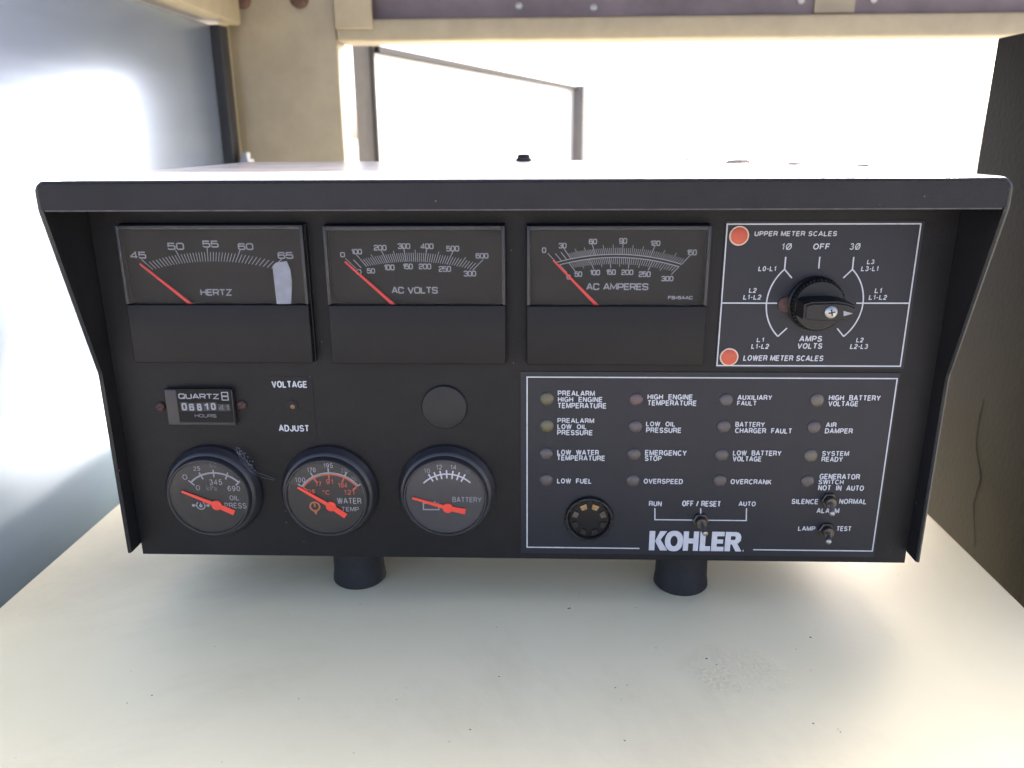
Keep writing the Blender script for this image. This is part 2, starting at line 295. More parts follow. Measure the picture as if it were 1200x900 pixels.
def el(cx, cz, rx, rz, t0, t1, n=14): return [(cx+rx*math.cos(R(t0+(t1-t0)*i/n)), cz+rz*math.sin(R(t0+(t1-t0)*i/n))) for i in range(n+1)]
_o = el(.46, .5, .46, .5, 0, 360, 28)[:-1]
HV = {
 'A': (.92, [('o', [(0, 0), (.43, 1), (.49, 1), (.92, 0)]), ('o', [(.17, .30), (.75, .30)])]),
 'B': (.80, [('o', [(0, 0), (0, 1), (.46, 1)]+el(.50, .765, .25, .235, 90, -90, 10)+[(0, .53)]), ('o', [(.5, .53)]+el(.52, .265, .28, .265, 90, -90, 10)+[(0, 0)])]),
 'C': (.88, [('o', el(.46, .5, .46, .5, 42, 318, 22))]),
 'D': (.84, [('c', [(0, 0), (0, 1)]+el(.38, .5, .46, .5, 90, -90, 16))]),
 'E': (.74, [('o', [(.74, 1), (0, 1), (0, 0), (.74, 0)]), ('o', [(0, .52), (.68, .52)])]),
 'F': (.70, [('o', [(.70, 1), (0, 1), (0, 0)]), ('o', [(0, .50), (.62, .50)])]),
 'G': (.92, [('o', el(.46, .5, .46, .5, 42, 325, 22)+[(.92, .02)]), ('o', [(.92, .1), (.92, .44), (.5, .44)])]),
 'H': (.80, [('o', [(0, 0), (0, 1)]), ('o', [(.80, 0), (.80, 1)]), ('o', [(0, .52), (.80, .52)])]),
 'I': (.05, [('o', [(.02, 0), (.02, 1)])]),
 'J': (.62, [('o', [(.62, 1), (.62, .30)]+el(.31, .30, .31, .30, 0, -180, 12))]),
 'K': (.84, [('o', [(0, 0), (0, 1)]), ('o', [(.80, 1), (.04, .36)]), ('o', [(.30, .58), (.84, 0)])]),
 'L': (.66, [('o', [(0, 1), (0, 0), (.66, 0)])]),
 'M': (1.0, [('o', [(0, 0), (0, 1), (.06, 1), (.5, .08), (.94, 1), (1.0, 1), (1.0, 0)])]),
 'N': (.82, [('o', [(0, 0), (0, 1), (.05, 1), (.77, 0), (.82, 0), (.82, 1)])]),
 'O': (.92, [('c', _o)]), 'P': (.76, [('o', [(0, 0), (0, 1), (.46, 1)]+el(.48, .72, .28, .28, 90, -90, 12)+[(0, .44)])]),
 'Q': (.92, [('c', _o), ('o', [(.6, .28), (.95, -.04)])]),
 'R': (.82, [('o', [(0, 0), (0, 1), (.50, 1)]+el(.52, .735, .27, .265, 90, -90, 12)+[(0, .47)]), ('o', [(.50, .47), (.68, .40), (.75, .25), (.80, 0)])]),
 'S': (.80, [('o', el(.40, .74, .36, .26, 15, 262, 14)+el(.40, .25, .40, .25, 80, -165, 14))]),
 'T': (.80, [('o', [(0, 1), (.80, 1)]), ('o', [(.40, 1), (.40, 0)])]),
 'U': (.80, [('o', [(0, 1), (0, .34)]+el(.40, .34, .40, .34, 180, 360, 14)+[(.80, 1)])]),
 'V': (.88, [('o', [(0, 1), (.42, 0), (.46, 0), (.88, 1)])]),
 'W': (1.25, [('o', [(0, 1), (.30, 0), (.34, 0), (.60, 1), (.65, 1), (.91, 0), (.95, 0), (1.25, 1)])]),
 'X': (.86, [('o', [(0, 0), (.86, 1)]), ('o', [(0, 1), (.86, 0)])]),
 'Y': (.86, [('o', [(0, 1), (.43, .44), (.86, 1)]), ('o', [(.43, .46), (.43, 0)])]),
 'Z': (.76, [('o', [(0, 1), (.74, 1), (.02, 0), (.76, 0)])]),
 '0': (.66, [('c', el(.33, .5, .33, .5, 0, 360, 24)[:-1])]), '1': (.36, [('o', [(0, .76), (.16, .80), (.30, 1), (.30, 0)])]),
 '2': (.66, [('o', el(.33, .70, .32, .30, 170, -30, 12)+[(.06, .12), (0, 0), (.66, 0)])]),
 '3': (.66, [('o', el(.32, .755, .28, .245, 160, -80, 12)+el(.32, .265, .34, .265, 80, -160, 14))]),
 '4': (.70, [('o', [(.52, 0), (.52, 1), (0, .30), (0, .25), (.70, .25)])]),
 '5': (.66, [('o', [(.60, 1), (.10, 1), (.04, .52)]+el(.31, .33, .34, .33, 130, -160, 14))]),
 '6': (.66, [('c', el(.34, .31, .32, .31, 0, 360, 20)[:-1]), ('o', el(.36, .5, .34, .5, 40, 200, 12))]),
 '7': (.66, [('o', [(0, 1), (.66, 1), (.36, .5), (.22, 0)])]),
 '8': (.66, [('c', el(.33, .27, .33, .27, 0, 360, 18)[:-1]), ('c', el(.33, .77, .28, .23, 0, 360, 18)[:-1])]),
 '9': (.66, [('c', el(.32, .69, .32, .31, 0, 360, 20)[:-1]), ('o', el(.30, .5, .34, .5, 20, -140, 12))]),
 '\u00d8': (.92, [('c', _o), ('o', [(.06, -.04), (.86, 1.04)])]), '-': (.36, [('o', [(0, .42), (.36, .42)])]), '/': (.5, [('o', [(0, -.02), (.42, 1.02)])]), ' ': (.22, []),
}
def hv_word(mb, txt, lb, rt, y, weight, slant, gap=.42):
    (x0, z0), (x1, z1) = lb, rt; h = z1-z0; wd = h*weight
    tot = sum(HV[c][0] for c in txt) + gap*(len(txt)-1); sx = (x1-x0-wd)/tot; sz = h-wd; x = x0+wd/2; k = 0
    for c in txt:
        wdt, strokes = HV[c]
        for kind, pts in strokes:
            mb.strip([(x+px*sx+slant*(pz-.5)*h, z0+wd/2+pz*sz) for px, pz in pts], wd, y-k*1.5e-5, kind == 'c'); k += 1
        x += (wdt+gap)*sx
def word(mb, txt, lb, rt, y, bold=0.022, slant=0.0):
    if all(c in HV for c in txt): return hv_word(mb, txt, lb, rt, y, 0.115+bold*1.7, slant)
    V, F = font_mesh(txt, bold); (x0, z0), (x1, z1) = lb, rt; h = z1-z0
    mb.add([(x0+u*(x1-x0)+slant*(v-.5)*h, y, z0+v*h) for u, v in V], F)
def label_print(parent, y, lines, name='lettering', material='print_white', bold=0.022, slant=0.0):
    mb = MB()
    for txt, lb, rt in lines: word(mb, txt, lb, rt, y, bold, slant)
    return mb.build(name, material, parent)
# squared wide stroke lettering of the meters
def rr(x0, x1, z0, z1, c=.17): return [(x0+c, z0), (x1-c, z0), (x1, z0+c), (x1, z1-c), (x1-c, z1), (x0+c, z1), (x0, z1-c), (x0, z0+c)]
GL = {
 '0': (1, [('c', rr(0, 1, 0, 1))]), 'O': (1.1, [('c', rr(0, 1.1, 0, 1))]),
 '1': (.45, [('o', [(0, .74), (.4, 1), (.4, 0)])]),
 '2': (1, [('o', [(0, .74), (0, .86), (.15, 1), (.85, 1), (1, .86), (1, .66), (.85, .53), (.15, .43), (0, .3), (0, 0), (1, 0)])]),
 '3': (1, [('o', [(0, .78), (0, .87), (.15, 1), (.85, 1), (1, .87), (1, .64), (.87, .52), (1, .4), (1, .14), (.85, 0), (.15, 0), (0, .14), (0, .22)]), ('o', [(.85, .52), (.3, .52)])]),
 '4': (1, [('o', [(.76, 0), (.76, 1), (0, .33), (0, .22), (1, .22)])]),
 '5': (1, [('o', [(.96, 1), (.04, 1), (0, .54), (.12, .6), (.85, .6), (1, .46), (1, .14), (.85, 0), (.15, 0), (0, .14), (0, .22)])]),
 '6': (1, [('o', [(.96, .8), (.96, .88), (.83, 1), (.15, 1), (0, .86), (0, .14), (.15, 0), (.85, 0), (1, .14), (1, .44), (.85, .58), (.06, .58)])]),
 '8': (1, [('c', rr(0, 1, 0, .54, .14)), ('c', rr(.05, .95, .54, 1, .14))]),
 '9': (1, [('o', [(.04, .2), (.04, .12), (.17, 0), (.85, 0), (1, .14), (1, .86), (.85, 1), (.15, 1), (0, .86), (0, .56), (.15, .42), (.94, .42)])]),
 'H': (1, [('o', [(0, 0), (0, 1)]), ('o', [(1, 0), (1, 1)]), ('o', [(0, .52), (1, .52)])]),
 'E': (.9, [('o', [(.9, 1), (0, 1), (0, 0), (.9, 0)]), ('o', [(0, .52), (.82, .52)])]),
 'R': (1, [('o', [(0, 0), (0, 1), (.85, 1), (1, .86), (1, .58), (.85, .44), (0, .44)]), ('o', [(.6, .44), (1, 0)])]),
 'T': (1, [('o', [(0, 1), (1, 1)]), ('o', [(.5, 1), (.5, 0)])]),
 'Z': (1, [('o', [(0, 1), (.98, 1), (.02, 0), (1, 0)])]),
 'A': (1.1, [('o', [(0, 0), (.5, 1), (.6, 1), (1.1, 0)]), ('o', [(.16, .3), (.94, .3)])]),
 'C': (1, [('o', [(1, .72), (1, .86), (.85, 1), (.15, 1), (0, .86), (0, .14), (.15, 0), (.85, 0), (1, .14), (1, .28)])]),
 'V': (1.1, [('o', [(0, 1), (.52, 0), (.58, 0), (1.1, 1)])]),
 'L': (.85, [('o', [(0, 1), (0, 0), (.85, 0)])]),
 'S': (1, [('o', [(1, .76), (1, .87), (.86, 1), (.14, 1), (0, .87), (0, .66), (.14, .53), (.86, .47), (1, .34), (1, .14), (.86, 0), (.14, 0), (0, .14), (0, .24)])]),
 'M': (1.2, [('o', [(0, 0), (0, 1), (.6, .2), (1.2, 1), (1.2, 0)])]),
 'P': (1, [('o', [(0, 0), (0, 1), (.85, 1), (1, .86), (1, .54), (.85, .4), (0, .4)])]),
 'Q': (1.1, [('c', rr(0, 1.1, 0, 1)), ('o', [(.7, .3), (1.15, -.05)])]),
 'U': (1, [('o', [(0, 1), (0, .15), (.15, 0), (.85, 0), (1, .15), (1, 1)])]),
 'F': (.9, [('o', [(.9, 1), (0, 1), (0, 0)]), ('o', [(0, .52), (.8, .52)])]),
 '=': (.6, [('o', [(0, .62), (.6, .62)]), ('o', [(0, .32), (.6, .32)])]), ' ': (.45, []), '.': (.1, [('o', [(.05, 0), (.05, .12)])]),
}
def square_word(mb, txt, lb, rt, y, wd, gap=.30):
    (x0, z0), (x1, z1) = lb, rt
    tot = sum(GL[c][0] for c in txt) + gap*(len(txt)-1); sx = (x1-x0-wd)/tot; sz = (z1-z0-wd); x = x0+wd/2; k = 0
    for c in txt:
        wdt, strokes = GL[c]
        for kind, pts in strokes:
            mb.strip([(x+px*sx, z0+wd/2+pz*sz) for px, pz in pts], wd, y-k*2e-5, kind == 'c'); k += 1
        x += (wdt+gap)*sx
def arc3(a, b, c, n=28):                             # circle arc through three panel points
    ax, ay = a; bx, by = b; cx, cy = c
    d = 2*(ax*(by-cy)+bx*(cy-ay)+cx*(ay-by))
    ux = ((ax*ax+ay*ay)*(by-cy)+(bx*bx+by*by)*(cy-ay)+(cx*cx+cy*cy)*(ay-by))/d
    uy = ((ax*ax+ay*ay)*(cx-bx)+(bx*bx+by*by)*(ax-cx)+(cx*cx+cy*cy)*(bx-ax))/d
    r = math.hypot(ax-ux, ay-uy); t0 = math.atan2(ay-uy, ax-ux); t1 = math.atan2(cy-uy, cx-ux); tb = math.atan2(by-uy, bx-ux)
    def norm(t, ref): return (t-ref) % (2*math.pi)
    if norm(tb, t0) < norm(t1, t0): sp = norm(t1, t0)
    else: sp = -((t0-t1) % (2*math.pi))
    return [(ux+r*math.cos(t0+sp*i/n), uy+r*math.sin(t0+sp*i/n)) for i in range(n+1)], (ux, uy)
def circle(c, r, n=40): return [(c[0]+r*math.cos(2*math.pi*i/n), c[1]+r*math.sin(2*math.pi*i/n)) for i in range(n)]

# ================================================================== SETTING
g = MB().add([(-400, -400, -1.0), (400, -400, -1.0), (400, 400, -1.0), (-400, 400, -1.0)], [(0, 1, 2, 3)]).build('ground', 'ground'); g['kind'] = 'structure'
cab = MB().box(-.348, .325, -.30, .62, -.95, 0.0, .004).build('machine_cabinet', 'cream_paint', smooth=40)
tag(cab, 'cream painted metal cabinet top the black control box stands on', 'cabinet')

XW = -.388
wl = empty('side_wall', (XW, .1, -.5), 'glossy blue-grey side wall of the enclosure left of the control box', 'wall')
MB().box(XW-.03, XW, -.08, .575, -.5, .4234, .002).build('wall_sheet', 'wall_gloss', wl, 40)
MB().box(XW-.03, XW+.012, .575, .600, -.5, .4234, .002).build('edge_gasket', 'gasket', wl, 40)
nut = MB().lathe_z(XW+.024, .585, [(.010, .262), (.010, .268), (.006, .268), (.006, .276)], 6); nut.build('hinge_nut', 'steel', wl)
MB().box(XW+.012, XW+.034, .575, .597, .256, .262).build('hinge_tab', 'steel', wl)

rail = MB().box(-.440, -.372, -.10, .640, .430, .50, .003).build('roof_rail', 'cream_frame', smooth=40)
tag(rail, 'cream roof rail running along the top of the blue-grey side wall', 'rail')

pst = empty('corner_post', (-.325, .67, -.95), 'cream corner post standing behind the left end of the control box', 'post')
MB().box(-.3985, -.2535, .650, .70, -.95, .56, .003).build('post_face', 'cream_frame', pst, 40)
MB().box(-.4015, -.3925, .6380, .650, -.95, .56, .001).build('post_flange', 'cream_frame', pst, 40)
for bx in (-.372, -.298):
    b = MB().lathe(bx, .462, [(.012, .650), (.012, .646), (.009, .643), (.004, .642)], 20).build('bolt_head', 'rusty_screw', pst, 40)

bm_ = empty('header_beam', (.3, .66, .41), 'header beam across the top with a pale lower lip and dark face', 'beam')
MB().box(-.2525, 1.3, .645, .70, .4105, .437, .003).build('beam_lip', 'cream_frame', bm_, 40)
MB().box(-.2525, 1.3, .662, .70, .4373, .58, .003).build('beam_face', 'dark_beam', bm_, 40)
MB().box(.352, .402, .6585, .6618, .4400, .57).build('beam_plate', 'cream_frame', bm_)
MB().box(-.2525, -.205, .640, .6448, .425, .57, .001).build('beam_bracket', 'cream_frame', bm_, 40)
sc = MB().lathe(0, 0, [(.0045, .0), (.0045, -.002), (.002, -.003)], 12).mesh('beam_screw', 'steel', 40)
for sx, sz in ((-.215, .446), (-.02, .452), (.075, .449), (.335, .455), (.425, .455)): place('beam_screw', sc, bm_, (sx, .6616, sz))

wr = MB().box(.400, .43, -.02, .305, -.95, .372, .002)
wro = wr.build('side_wall', 'dark_wall', None, 40); 
MB().tube([(0.3996, 0.2301, 0.0697), (0.3996, 0.2314, 0.0516), (0.3996, 0.2297, 0.0278), (0.3996, 0.2127, 0.002), (0.3996, 0.2171, -0.0251), (0.3996, 0.2028, -0.0603)], [.0002, .0003, .00025, .0004, .0003, .0002], 6).build('paint_crack', 'gasket', wro)
tag(wro, 'dark brown scuffed side wall right of the control box', 'wall')
# unseen enclosure roof above the frame, its extent set to shape the light
rf = MB().box(-.47, 1.2, .37, .72, .585, .60).build('shading_roof', 'shading_roof_panel'); tag(rf, 'unseen cream sheet metal roof over the enclosure, sized to shade the cabinet top', 'roof')

dr = empty('open_door', (-.29, 1.0, -.9), 'pale enclosure door swung open outside, seen through the rear opening', 'door')
A = Vector((-.276, 1.0, 0)); B = Vector((.127, 2.25, 0)); dd = (B-A).normalized(); nn = Vector((dd.y, -dd.x, 0))
def slab(p0, p1, off0, off1, z0, z1):
    q = [p0+nn*off0, p1+nn*off0, p1+nn*off1, p0+nn*off1]
    return MB().add([(v.x, v.y, z0) for v in q]+[(v.x, v.y, z1) for v in q], [(0,3,2,1),(4,5,6,7),(0,1,5,4),(1,2,6,5),(2,3,7,6),(3,0,4,7)])
slab(A, B-dd*.05, 0, -.03, -.9, .430).build('door_sheet', 'door_white', dr)
slab(A, B-dd*.05, .012, -.032, .4302, .441).build('top_gasket', 'door_rubber', dr)
slab(B-dd*.0498, B, .034, -.012, -.9, .443).build('edge_channel', 'door_edge', dr)
MB().box(-.312, -.2765, 1.0, 1.03, -.9, .462).build('hinge_stile', 'door_edge', dr)
MB().box(-.2815, -.2735, .990, .9995, -.9, .462).build('hinge_seal', 'gasket', dr)

# ================================================================== CONTROL BOX
XL, XR, ZT, ZB, YB = -.2505, .2394, .2740, .0375, .250
box = empty('control_box', (-.005, .10, 0.0), 'black generator control box with dials, knob and switches on cream cabinet', 'control box')
YH, YF = -.0425, -.0135
def yfront(z): return YH if z > .259 else (YF if z < .1626 else YF + (YH-YF)*(z-.1626)/(.259-.1626))
def outline(ins, rad=.0065):
    x0, x1, zt = XL+ins, XR-ins, ZT-ins; r = max(.001, rad-ins)
    zs = [.0455, .06, .09, .12, .15, .1626, .166, .18, .20, .22, .24, .255, .259, .263]
    pts = [(x0, z) for z in zs]
    pts += [(x0+r-r*math.cos(a), zt-r+r*math.sin(a)) for a in [i*math.pi/2/6 for i in range(7)]]
    pts += [(x0+r+(x1-x0-2*r)*k/8, zt) for k in range(1, 8)]
    pts += [(x1-r+r*math.sin(a), zt-r+r*math.cos(a)) for a in [i*math.pi/2/6 for i in range(7)]]
    pts += [(x1, z) for z in reversed(zs)]
    return pts
def shell():
    mb = MB(); rows = []
    spec = [(0.0, YB, 'b'), (0.0, .008, 'f'), (0.0, .0030, 'f'), (.0001, .0016, 'f'), (.0005, .0005, 'f'), (.0016, .0, 'f'), (.0026, .0012, 'f'), (.0026, .006, 'f'), (.0026, YB-.002, 'b')]
    for ins, yy, kind in spec:
        o = outline(ins); ref = outline(0)
        rows.append([(x, (yfront(rz)+yy) if kind == 'f' else yy, z) for (x, z), (rx, rz) in zip(o, ref)])
    n = len(rows[0])
    for r_ in rows: mb.v += r_
    for i in range(len(rows)-1):
        for k in range(n-1): mb.f.append((i*n+k, i*n+k+1, (i+1)*n+k+1, (i+1)*n+k))
    return mb
shell().build('housing_shell', 'hood_coat', box, 35)
# folded front lip of the hood
ol = [p for p in outline(.0018) if p[1] > .258]; ol = [(p[0], max(p[1], .2585)) for p in ol]
MB().prism(ol, YH+.0006, YH+.0018).build('hood_lip', 'lip_coat', box)
MB().strip([(XL+.004, .2586), (XR-.004, .2586)], .0007, YH+.0004).build('lip_edge', 'pale_edge', box)  # thin pale line along the lip's lower edge
MB().box(XL+.0027, XR-.0027, 0, .002, ZB, .2712).build('front_panel', 'black_coat', box)
MB().box(XL+.0028, XR-.0028, .0021, YB-.0021, ZB, ZB+.0015).build('bottom_sheet', 'hood_coat', box)
MB().box(XL+.0028, XR-.0028, YB-.002, YB-.0005, ZB+.002, .2712).build('back_sheet', 'hood_coat', box)
rm = MB().lathe_z(0, 0, [(.0172, 0), (.0182, .0012), (.0180, .004), (.0174, .008), (.0172, .018), (.0172, .030), (.0178, .0372)], 40).mesh('rubber_mount', 'rubber', 40)
for fx, fy in ((-.1170, .038), (.1052, .0355), (-.117, .21), (.105, .21)): place('rubber_mount', rm, box, (fx, fy, .0001))
cp = MB().lathe_z(-.006, .236, [(.0066, .2742), (.0066, .2758), (.0052, .2766), (.0050, .2788), (.0032, .2796)], 24).build('top_plug', 'rubber', box, 40)

# ---- three rectangular meters
YS = -.0040                                          # depth of the printed scale
def tick_rays(mb, pivot, arc, fr, inner, outer, wd, y):
    pass
def ray_on(pivot, arcpts, ang):                       # intersection of a ray from the pivot with the scale arc
    d = (math.sin(ang), math.cos(ang)); best = None
    for (x0, z0), (x1, z1) in zip(arcpts, arcpts[1:]):
        a = (x0-pivot[0])*d[1]-(z0-pivot[1])*d[0]; b = (x1-pivot[0])*d[1]-(z1-pivot[1])*d[0]
        if a*b <= 0 and abs(a-b) > 1e-12:
            t = a/(a-b); return (x0+(x1-x0)*t, z0+(z1-z0)*t), d
    e = arcpts[0] if ang < 0 else arcpts[-1]
    return e, d
def tick(mb, pivot, arc, ang, l0, l1, wd, y):
    p, d = ray_on(pivot, arc, ang)
    mb.strip([(p[0]+d[0]*l0, p[1]+d[1]*l0), (p[0]+d[0]*l1, p[1]+d[1]*l1)], wd, y)
def ang_of(pivot, p): return math.atan2(p[0]-pivot[0], p[1]-pivot[1])
def bar(mb, a, b, w0, w1, y0, y1):
    a = Vector(a); b = Vector(b); d = (b-a).normalized(); n = Vector((-d.y, d.x))
    q = [a+n*w0/2, b+n*w1/2, b-n*w1/2, a-n*w0/2]; mb.prism([(v.x, v.y) for v in q], y0, y1)
def ext(a, pivot, back=0): return a
def make_meter(tl, br, zsplit, winl, winr, label):
    z1 = tl[1]; z0 = br[1]; x0 = winl-.0006; x1 = winr+.0006
    m = MB().box(x0-.0006, x1+.0006, -.0030, .0, z0-.0006, z1+.0006, .0008).build('panel_meter', 'meter_plastic', box, 40, label)
    MB().box(x0, x1, -.0090, -.0031, z0, zsplit, .0007).build('lower_cover', 'meter_plastic', m, 40)
    MB().box(winl+.0010, winr-.0010, YS+.0003, -.0031, zsplit+.0003, z1-.003).build('scale_plate', 'scale_black', m)
    t = .0011
    for (a, b, c, d) in ((x0, winl+t, zsplit+.0002, z1), (winr-t, x1, zsplit+.0002, z1), (winl+t+.0001, winr-t-.0001, z1-.0012-t, z1)):
        MB().box(a, b, -.0084, -.0031, c, d, .0003).build('window_frame', 'gauge_black', m, 40)
    MB().box(winl+.0003, winr-.0003, -.0092, -.0085, zsplit+.0004, z1-.0009, .0003).build('cover_pane', 'clear_pane', m)
    return m
# hertz meter
m1 = make_meter((-0.2293, 0.2477), (-0.1306, 0.1684), (-0.1836, 0.2030)[1], (-0.2289, 0.2474)[0], (-0.1246, 0.2471)[0], 'frequency meter reading HERTZ with red needle at 45')
arc, _ = arc3((-0.2132, 0.2224), (-0.1787, 0.2270), (-0.1447, 0.2230), 60)
piv = (-0.1823, 0.1916); a0 = ang_of(piv, arc[0]); a1 = ang_of(piv, arc[-1]); mb = MB()
for i in range(41): tick(mb, piv, arc, a0+(a1-a0)*i/40, 0, .0068 if i % 10 == 0 else .0053, .00040, YS)
for i in (0, 10, 20, 30, 40): tick(mb, piv, arc, a0+(a1-a0)*i/40, .0050, .0082, .00050, YS-4e-5)
mb.build('scale_marks', 'print_grey', m1)
mb = MB()
for t, a, b in (('45', (-0.2252, 0.2286), (-0.2160, 0.2326)), ('50', (-0.2030, 0.2335), (-0.1935, 0.2376)), ('55', (-0.1828, 0.2348), (-0.1736, 0.2388)), ('60', (-0.1627, 0.2334), (-0.1539, 0.2373)), ('65', (-0.1405, 0.2284), (-0.1316, 0.2323))):
    square_word(mb, t, a, b, YS, .00075)
mb.build('numerals', 'print_grey', m1)
mb = MB(); square_word(mb, 'HERTZ', (-0.1874, 0.2073), (-0.1689, 0.2112), YS, .00075); mb.build('meter_name', 'print_grey', m1)
MB().prism([(-0.1418, 0.2036), (-0.1422, 0.2252), (-0.1400, 0.2272), (-0.1339, 0.2280), (-0.1323, 0.2230), (-0.1320, 0.2162), (-0.1336, 0.2036)], -.00945, -.00925).build('reflection_patch', 'reflection_white', m1, None, 'milky white patch in place of a reflection at the right end of the window')  # white reflection on the pane, built as a thin pale patch
mb = MB(); bar(mb, (-0.2192, 0.2261), (-0.1918, 0.2020), .0009, .0018, -.0066, -.0058); mb.build('needle', 'needle_red', m1)
# volt meter
m2 = make_meter((-0.1132, 0.2471), (-0.0117, 0.1681), (-0.0631, 0.2028)[1], (-0.1121, 0.2471)[0], (-0.0124, 0.2469)[0], 'AC VOLTS meter with red needle resting at zero')
arc, _ = arc3((-0.0970, 0.2224), (-0.0627, 0.2268), (-0.0298, 0.2219), 60); piv = (-0.0627, 0.1896); mb = MB()
M = [ang_of(piv, p) for p in ((-0.0964, 0.2230), (-0.0904, 0.2242), (-0.0784, 0.2261), (-0.0677, 0.2267), (-0.0570, 0.2268), (-0.0447, 0.2253), (-0.0301, 0.2221))]
for i, a in enumerate(M): tick(mb, piv, arc, a, 0, .0085, .00045, YS)
tick(mb, piv, arc, M[0]*.55+M[1]*.45, 0, .0062, .0005, YS)
for s in range(1, 6):
    for k in range(1, 10): tick(mb, piv, arc, M[s]+(M[s+1]-M[s])*k/10, 0, .0066 if k == 5 else .0050, .00034, YS)
mb.build('scale_marks', 'print_grey', m2); mb = MB()
for t, a, b in (('0', (-0.1049, 0.2293), (-0.1021, 0.2322)), ('100', (-0.0985, 0.2309), (-0.0924, 0.2340)), ('200', (-0.0856, 0.2330), (-0.0784, 0.2362)), ('300', (-0.0721, 0.2339), (-0.0650, 0.2371)), ('400', (-0.0592, 0.2338), (-0.0519, 0.2370)), ('500', (-0.0448, 0.2325), (-0.0375, 0.2357)), ('600', (-0.0284, 0.2285), (-0.0212, 0.2316)),
    ('0', (-0.0963, 0.2194), (-0.0934, 0.2225)), ('50', (-0.0903, 0.2201), (-0.0856, 0.2231)), ('100', (-0.0805, 0.2219), (-0.0744, 0.2252)), ('150', (-0.0698, 0.2225), (-0.0640, 0.2257)), ('200', (-0.0607, 0.2225), (-0.0536, 0.2257)), ('250', (-0.0494, 0.2210), (-0.0424, 0.2243)), ('300', (-0.0354, 0.2184), (-0.0283, 0.2217))):
    square_word(mb, t, a, b, YS, .00062)
mb.build('numerals', 'print_grey', m2); mb = MB(); square_word(mb, 'AC VOLTS', (-0.0768, 0.2086), (-0.0503, 0.2125), YS, .00075); mb.build('meter_name', 'print_grey', m2)
mb = MB(); bar(mb, (-0.1019, 0.2272), (-0.0750, 0.2021), .0009, .0018, -.0066, -.0058); mb.build('needle', 'needle_red', m2)
# amp meter
m3 = make_meter((0.0001, 0.2469), (0.1065, 0.1679), (0.0524, 0.2025)[1], (0.0010, 0.2469)[0], (0.1005, 0.2467)[0], 'AC AMPERES meter with a double arc scale')
arcU, _ = arc3((0.0167, 0.2263), (0.0503, 0.2308), (0.0866, 0.2252), 60); arcL, _ = arc3((0.0183, 0.2249), (0.0503, 0.2291), (0.0854, 0.2238), 60); piv = (0.0534, 0.1884)
mb = MB(); mb.strip(arcU, .0005, YS-4e-5); mb.strip(arcL, .0005, YS-4e-5)
U = [ang_of(piv, p) for p in ((0.0167, 0.2265), (0.0243, 0.2293), (0.0386, 0.2306), (0.0536, 0.2308), (0.0691, 0.2296), (0.0864, 0.2251))]
for a in U: tick(mb, piv, arcU, a, 0, .0070, .00042, YS)
for q in (.35, .7): tick(mb, piv, arcU, U[0]+(U[1]-U[0])*q, 0, .0055, .00042, YS)
for s in range(1, 5):
    for k in range(1, 15): tick(mb, piv, arcU, U[s]+(U[s+1]-U[s])*k/15, 0, .0054 if k % 5 == 0 else .0036, .00030, YS)
Lw = [ang_of(piv, p) for p in ((0.0188, 0.2249), (0.0234, 0.2266), (0.0352, 0.2283), (0.0463, 0.2290), (0.0577, 0.2288), (0.0706, 0.2274), (0.0851, 0.2239))]
for a in Lw: tick(mb, piv, arcL, a, -.0060, 0, .00042, YS)
for s in range(1, 6):
    for k in range(1, 10): tick(mb, piv, arcL, Lw[s]+(Lw[s+1]-Lw[s])*k/10, -.0052 if k == 5 else -.0038, 0, .00030, YS)
mb.build('scale_marks', 'print_grey', m3); mb = MB()
for t, a, b in (('0', (0.0087, 0.2316), (0.0111, 0.2347)), ('30', (0.0180, 0.2341), (0.0224, 0.2372)), ('60', (0.0347, 0.2364), (0.0393, 0.2394)), ('90', (0.0514, 0.2366), (0.0559, 0.2398)), ('120', (0.0687, 0.2354), (0.0742, 0.2384)), ('150', (0.0891, 0.2302), (0.0946, 0.2334)),
    ('0', (0.0226, 0.2167), (0.0250, 0.2196)), ('50', (0.0271, 0.2182), (0.0314, 0.2213)), ('100', (0.0357, 0.2191), (0.0414, 0.2222)), ('150', (0.0447, 0.2193), (0.0502, 0.2224)), ('200', (0.0532, 0.2192), (0.0600, 0.2223)), ('250', (0.0630, 0.2181), (0.0697, 0.2213)), ('300', (0.0757, 0.2157), (0.0825, 0.2187))):
    square_word(mb, t, a, b, YS, .00062)
mb.build('numerals', 'print_grey', m3); mb = MB(); square_word(mb, 'AC AMPERES', (0.0338, 0.2107), (0.0687, 0.2146), YS, .00075); mb.build('meter_name', 'print_grey', m3)
mb = MB(); square_word(mb, 'FS=5AAC', (0.0800, 0.2054), (0.0939, 0.2074), YS, .0005); mb.build('fine_print', 'print_grey', m3)
mb = MB(); bar(mb, (0.0151, 0.2278), (0.0408, 0.2015), .0009, .0018, -.0066, -.0058); mb.build('needle', 'needle_red', m3)

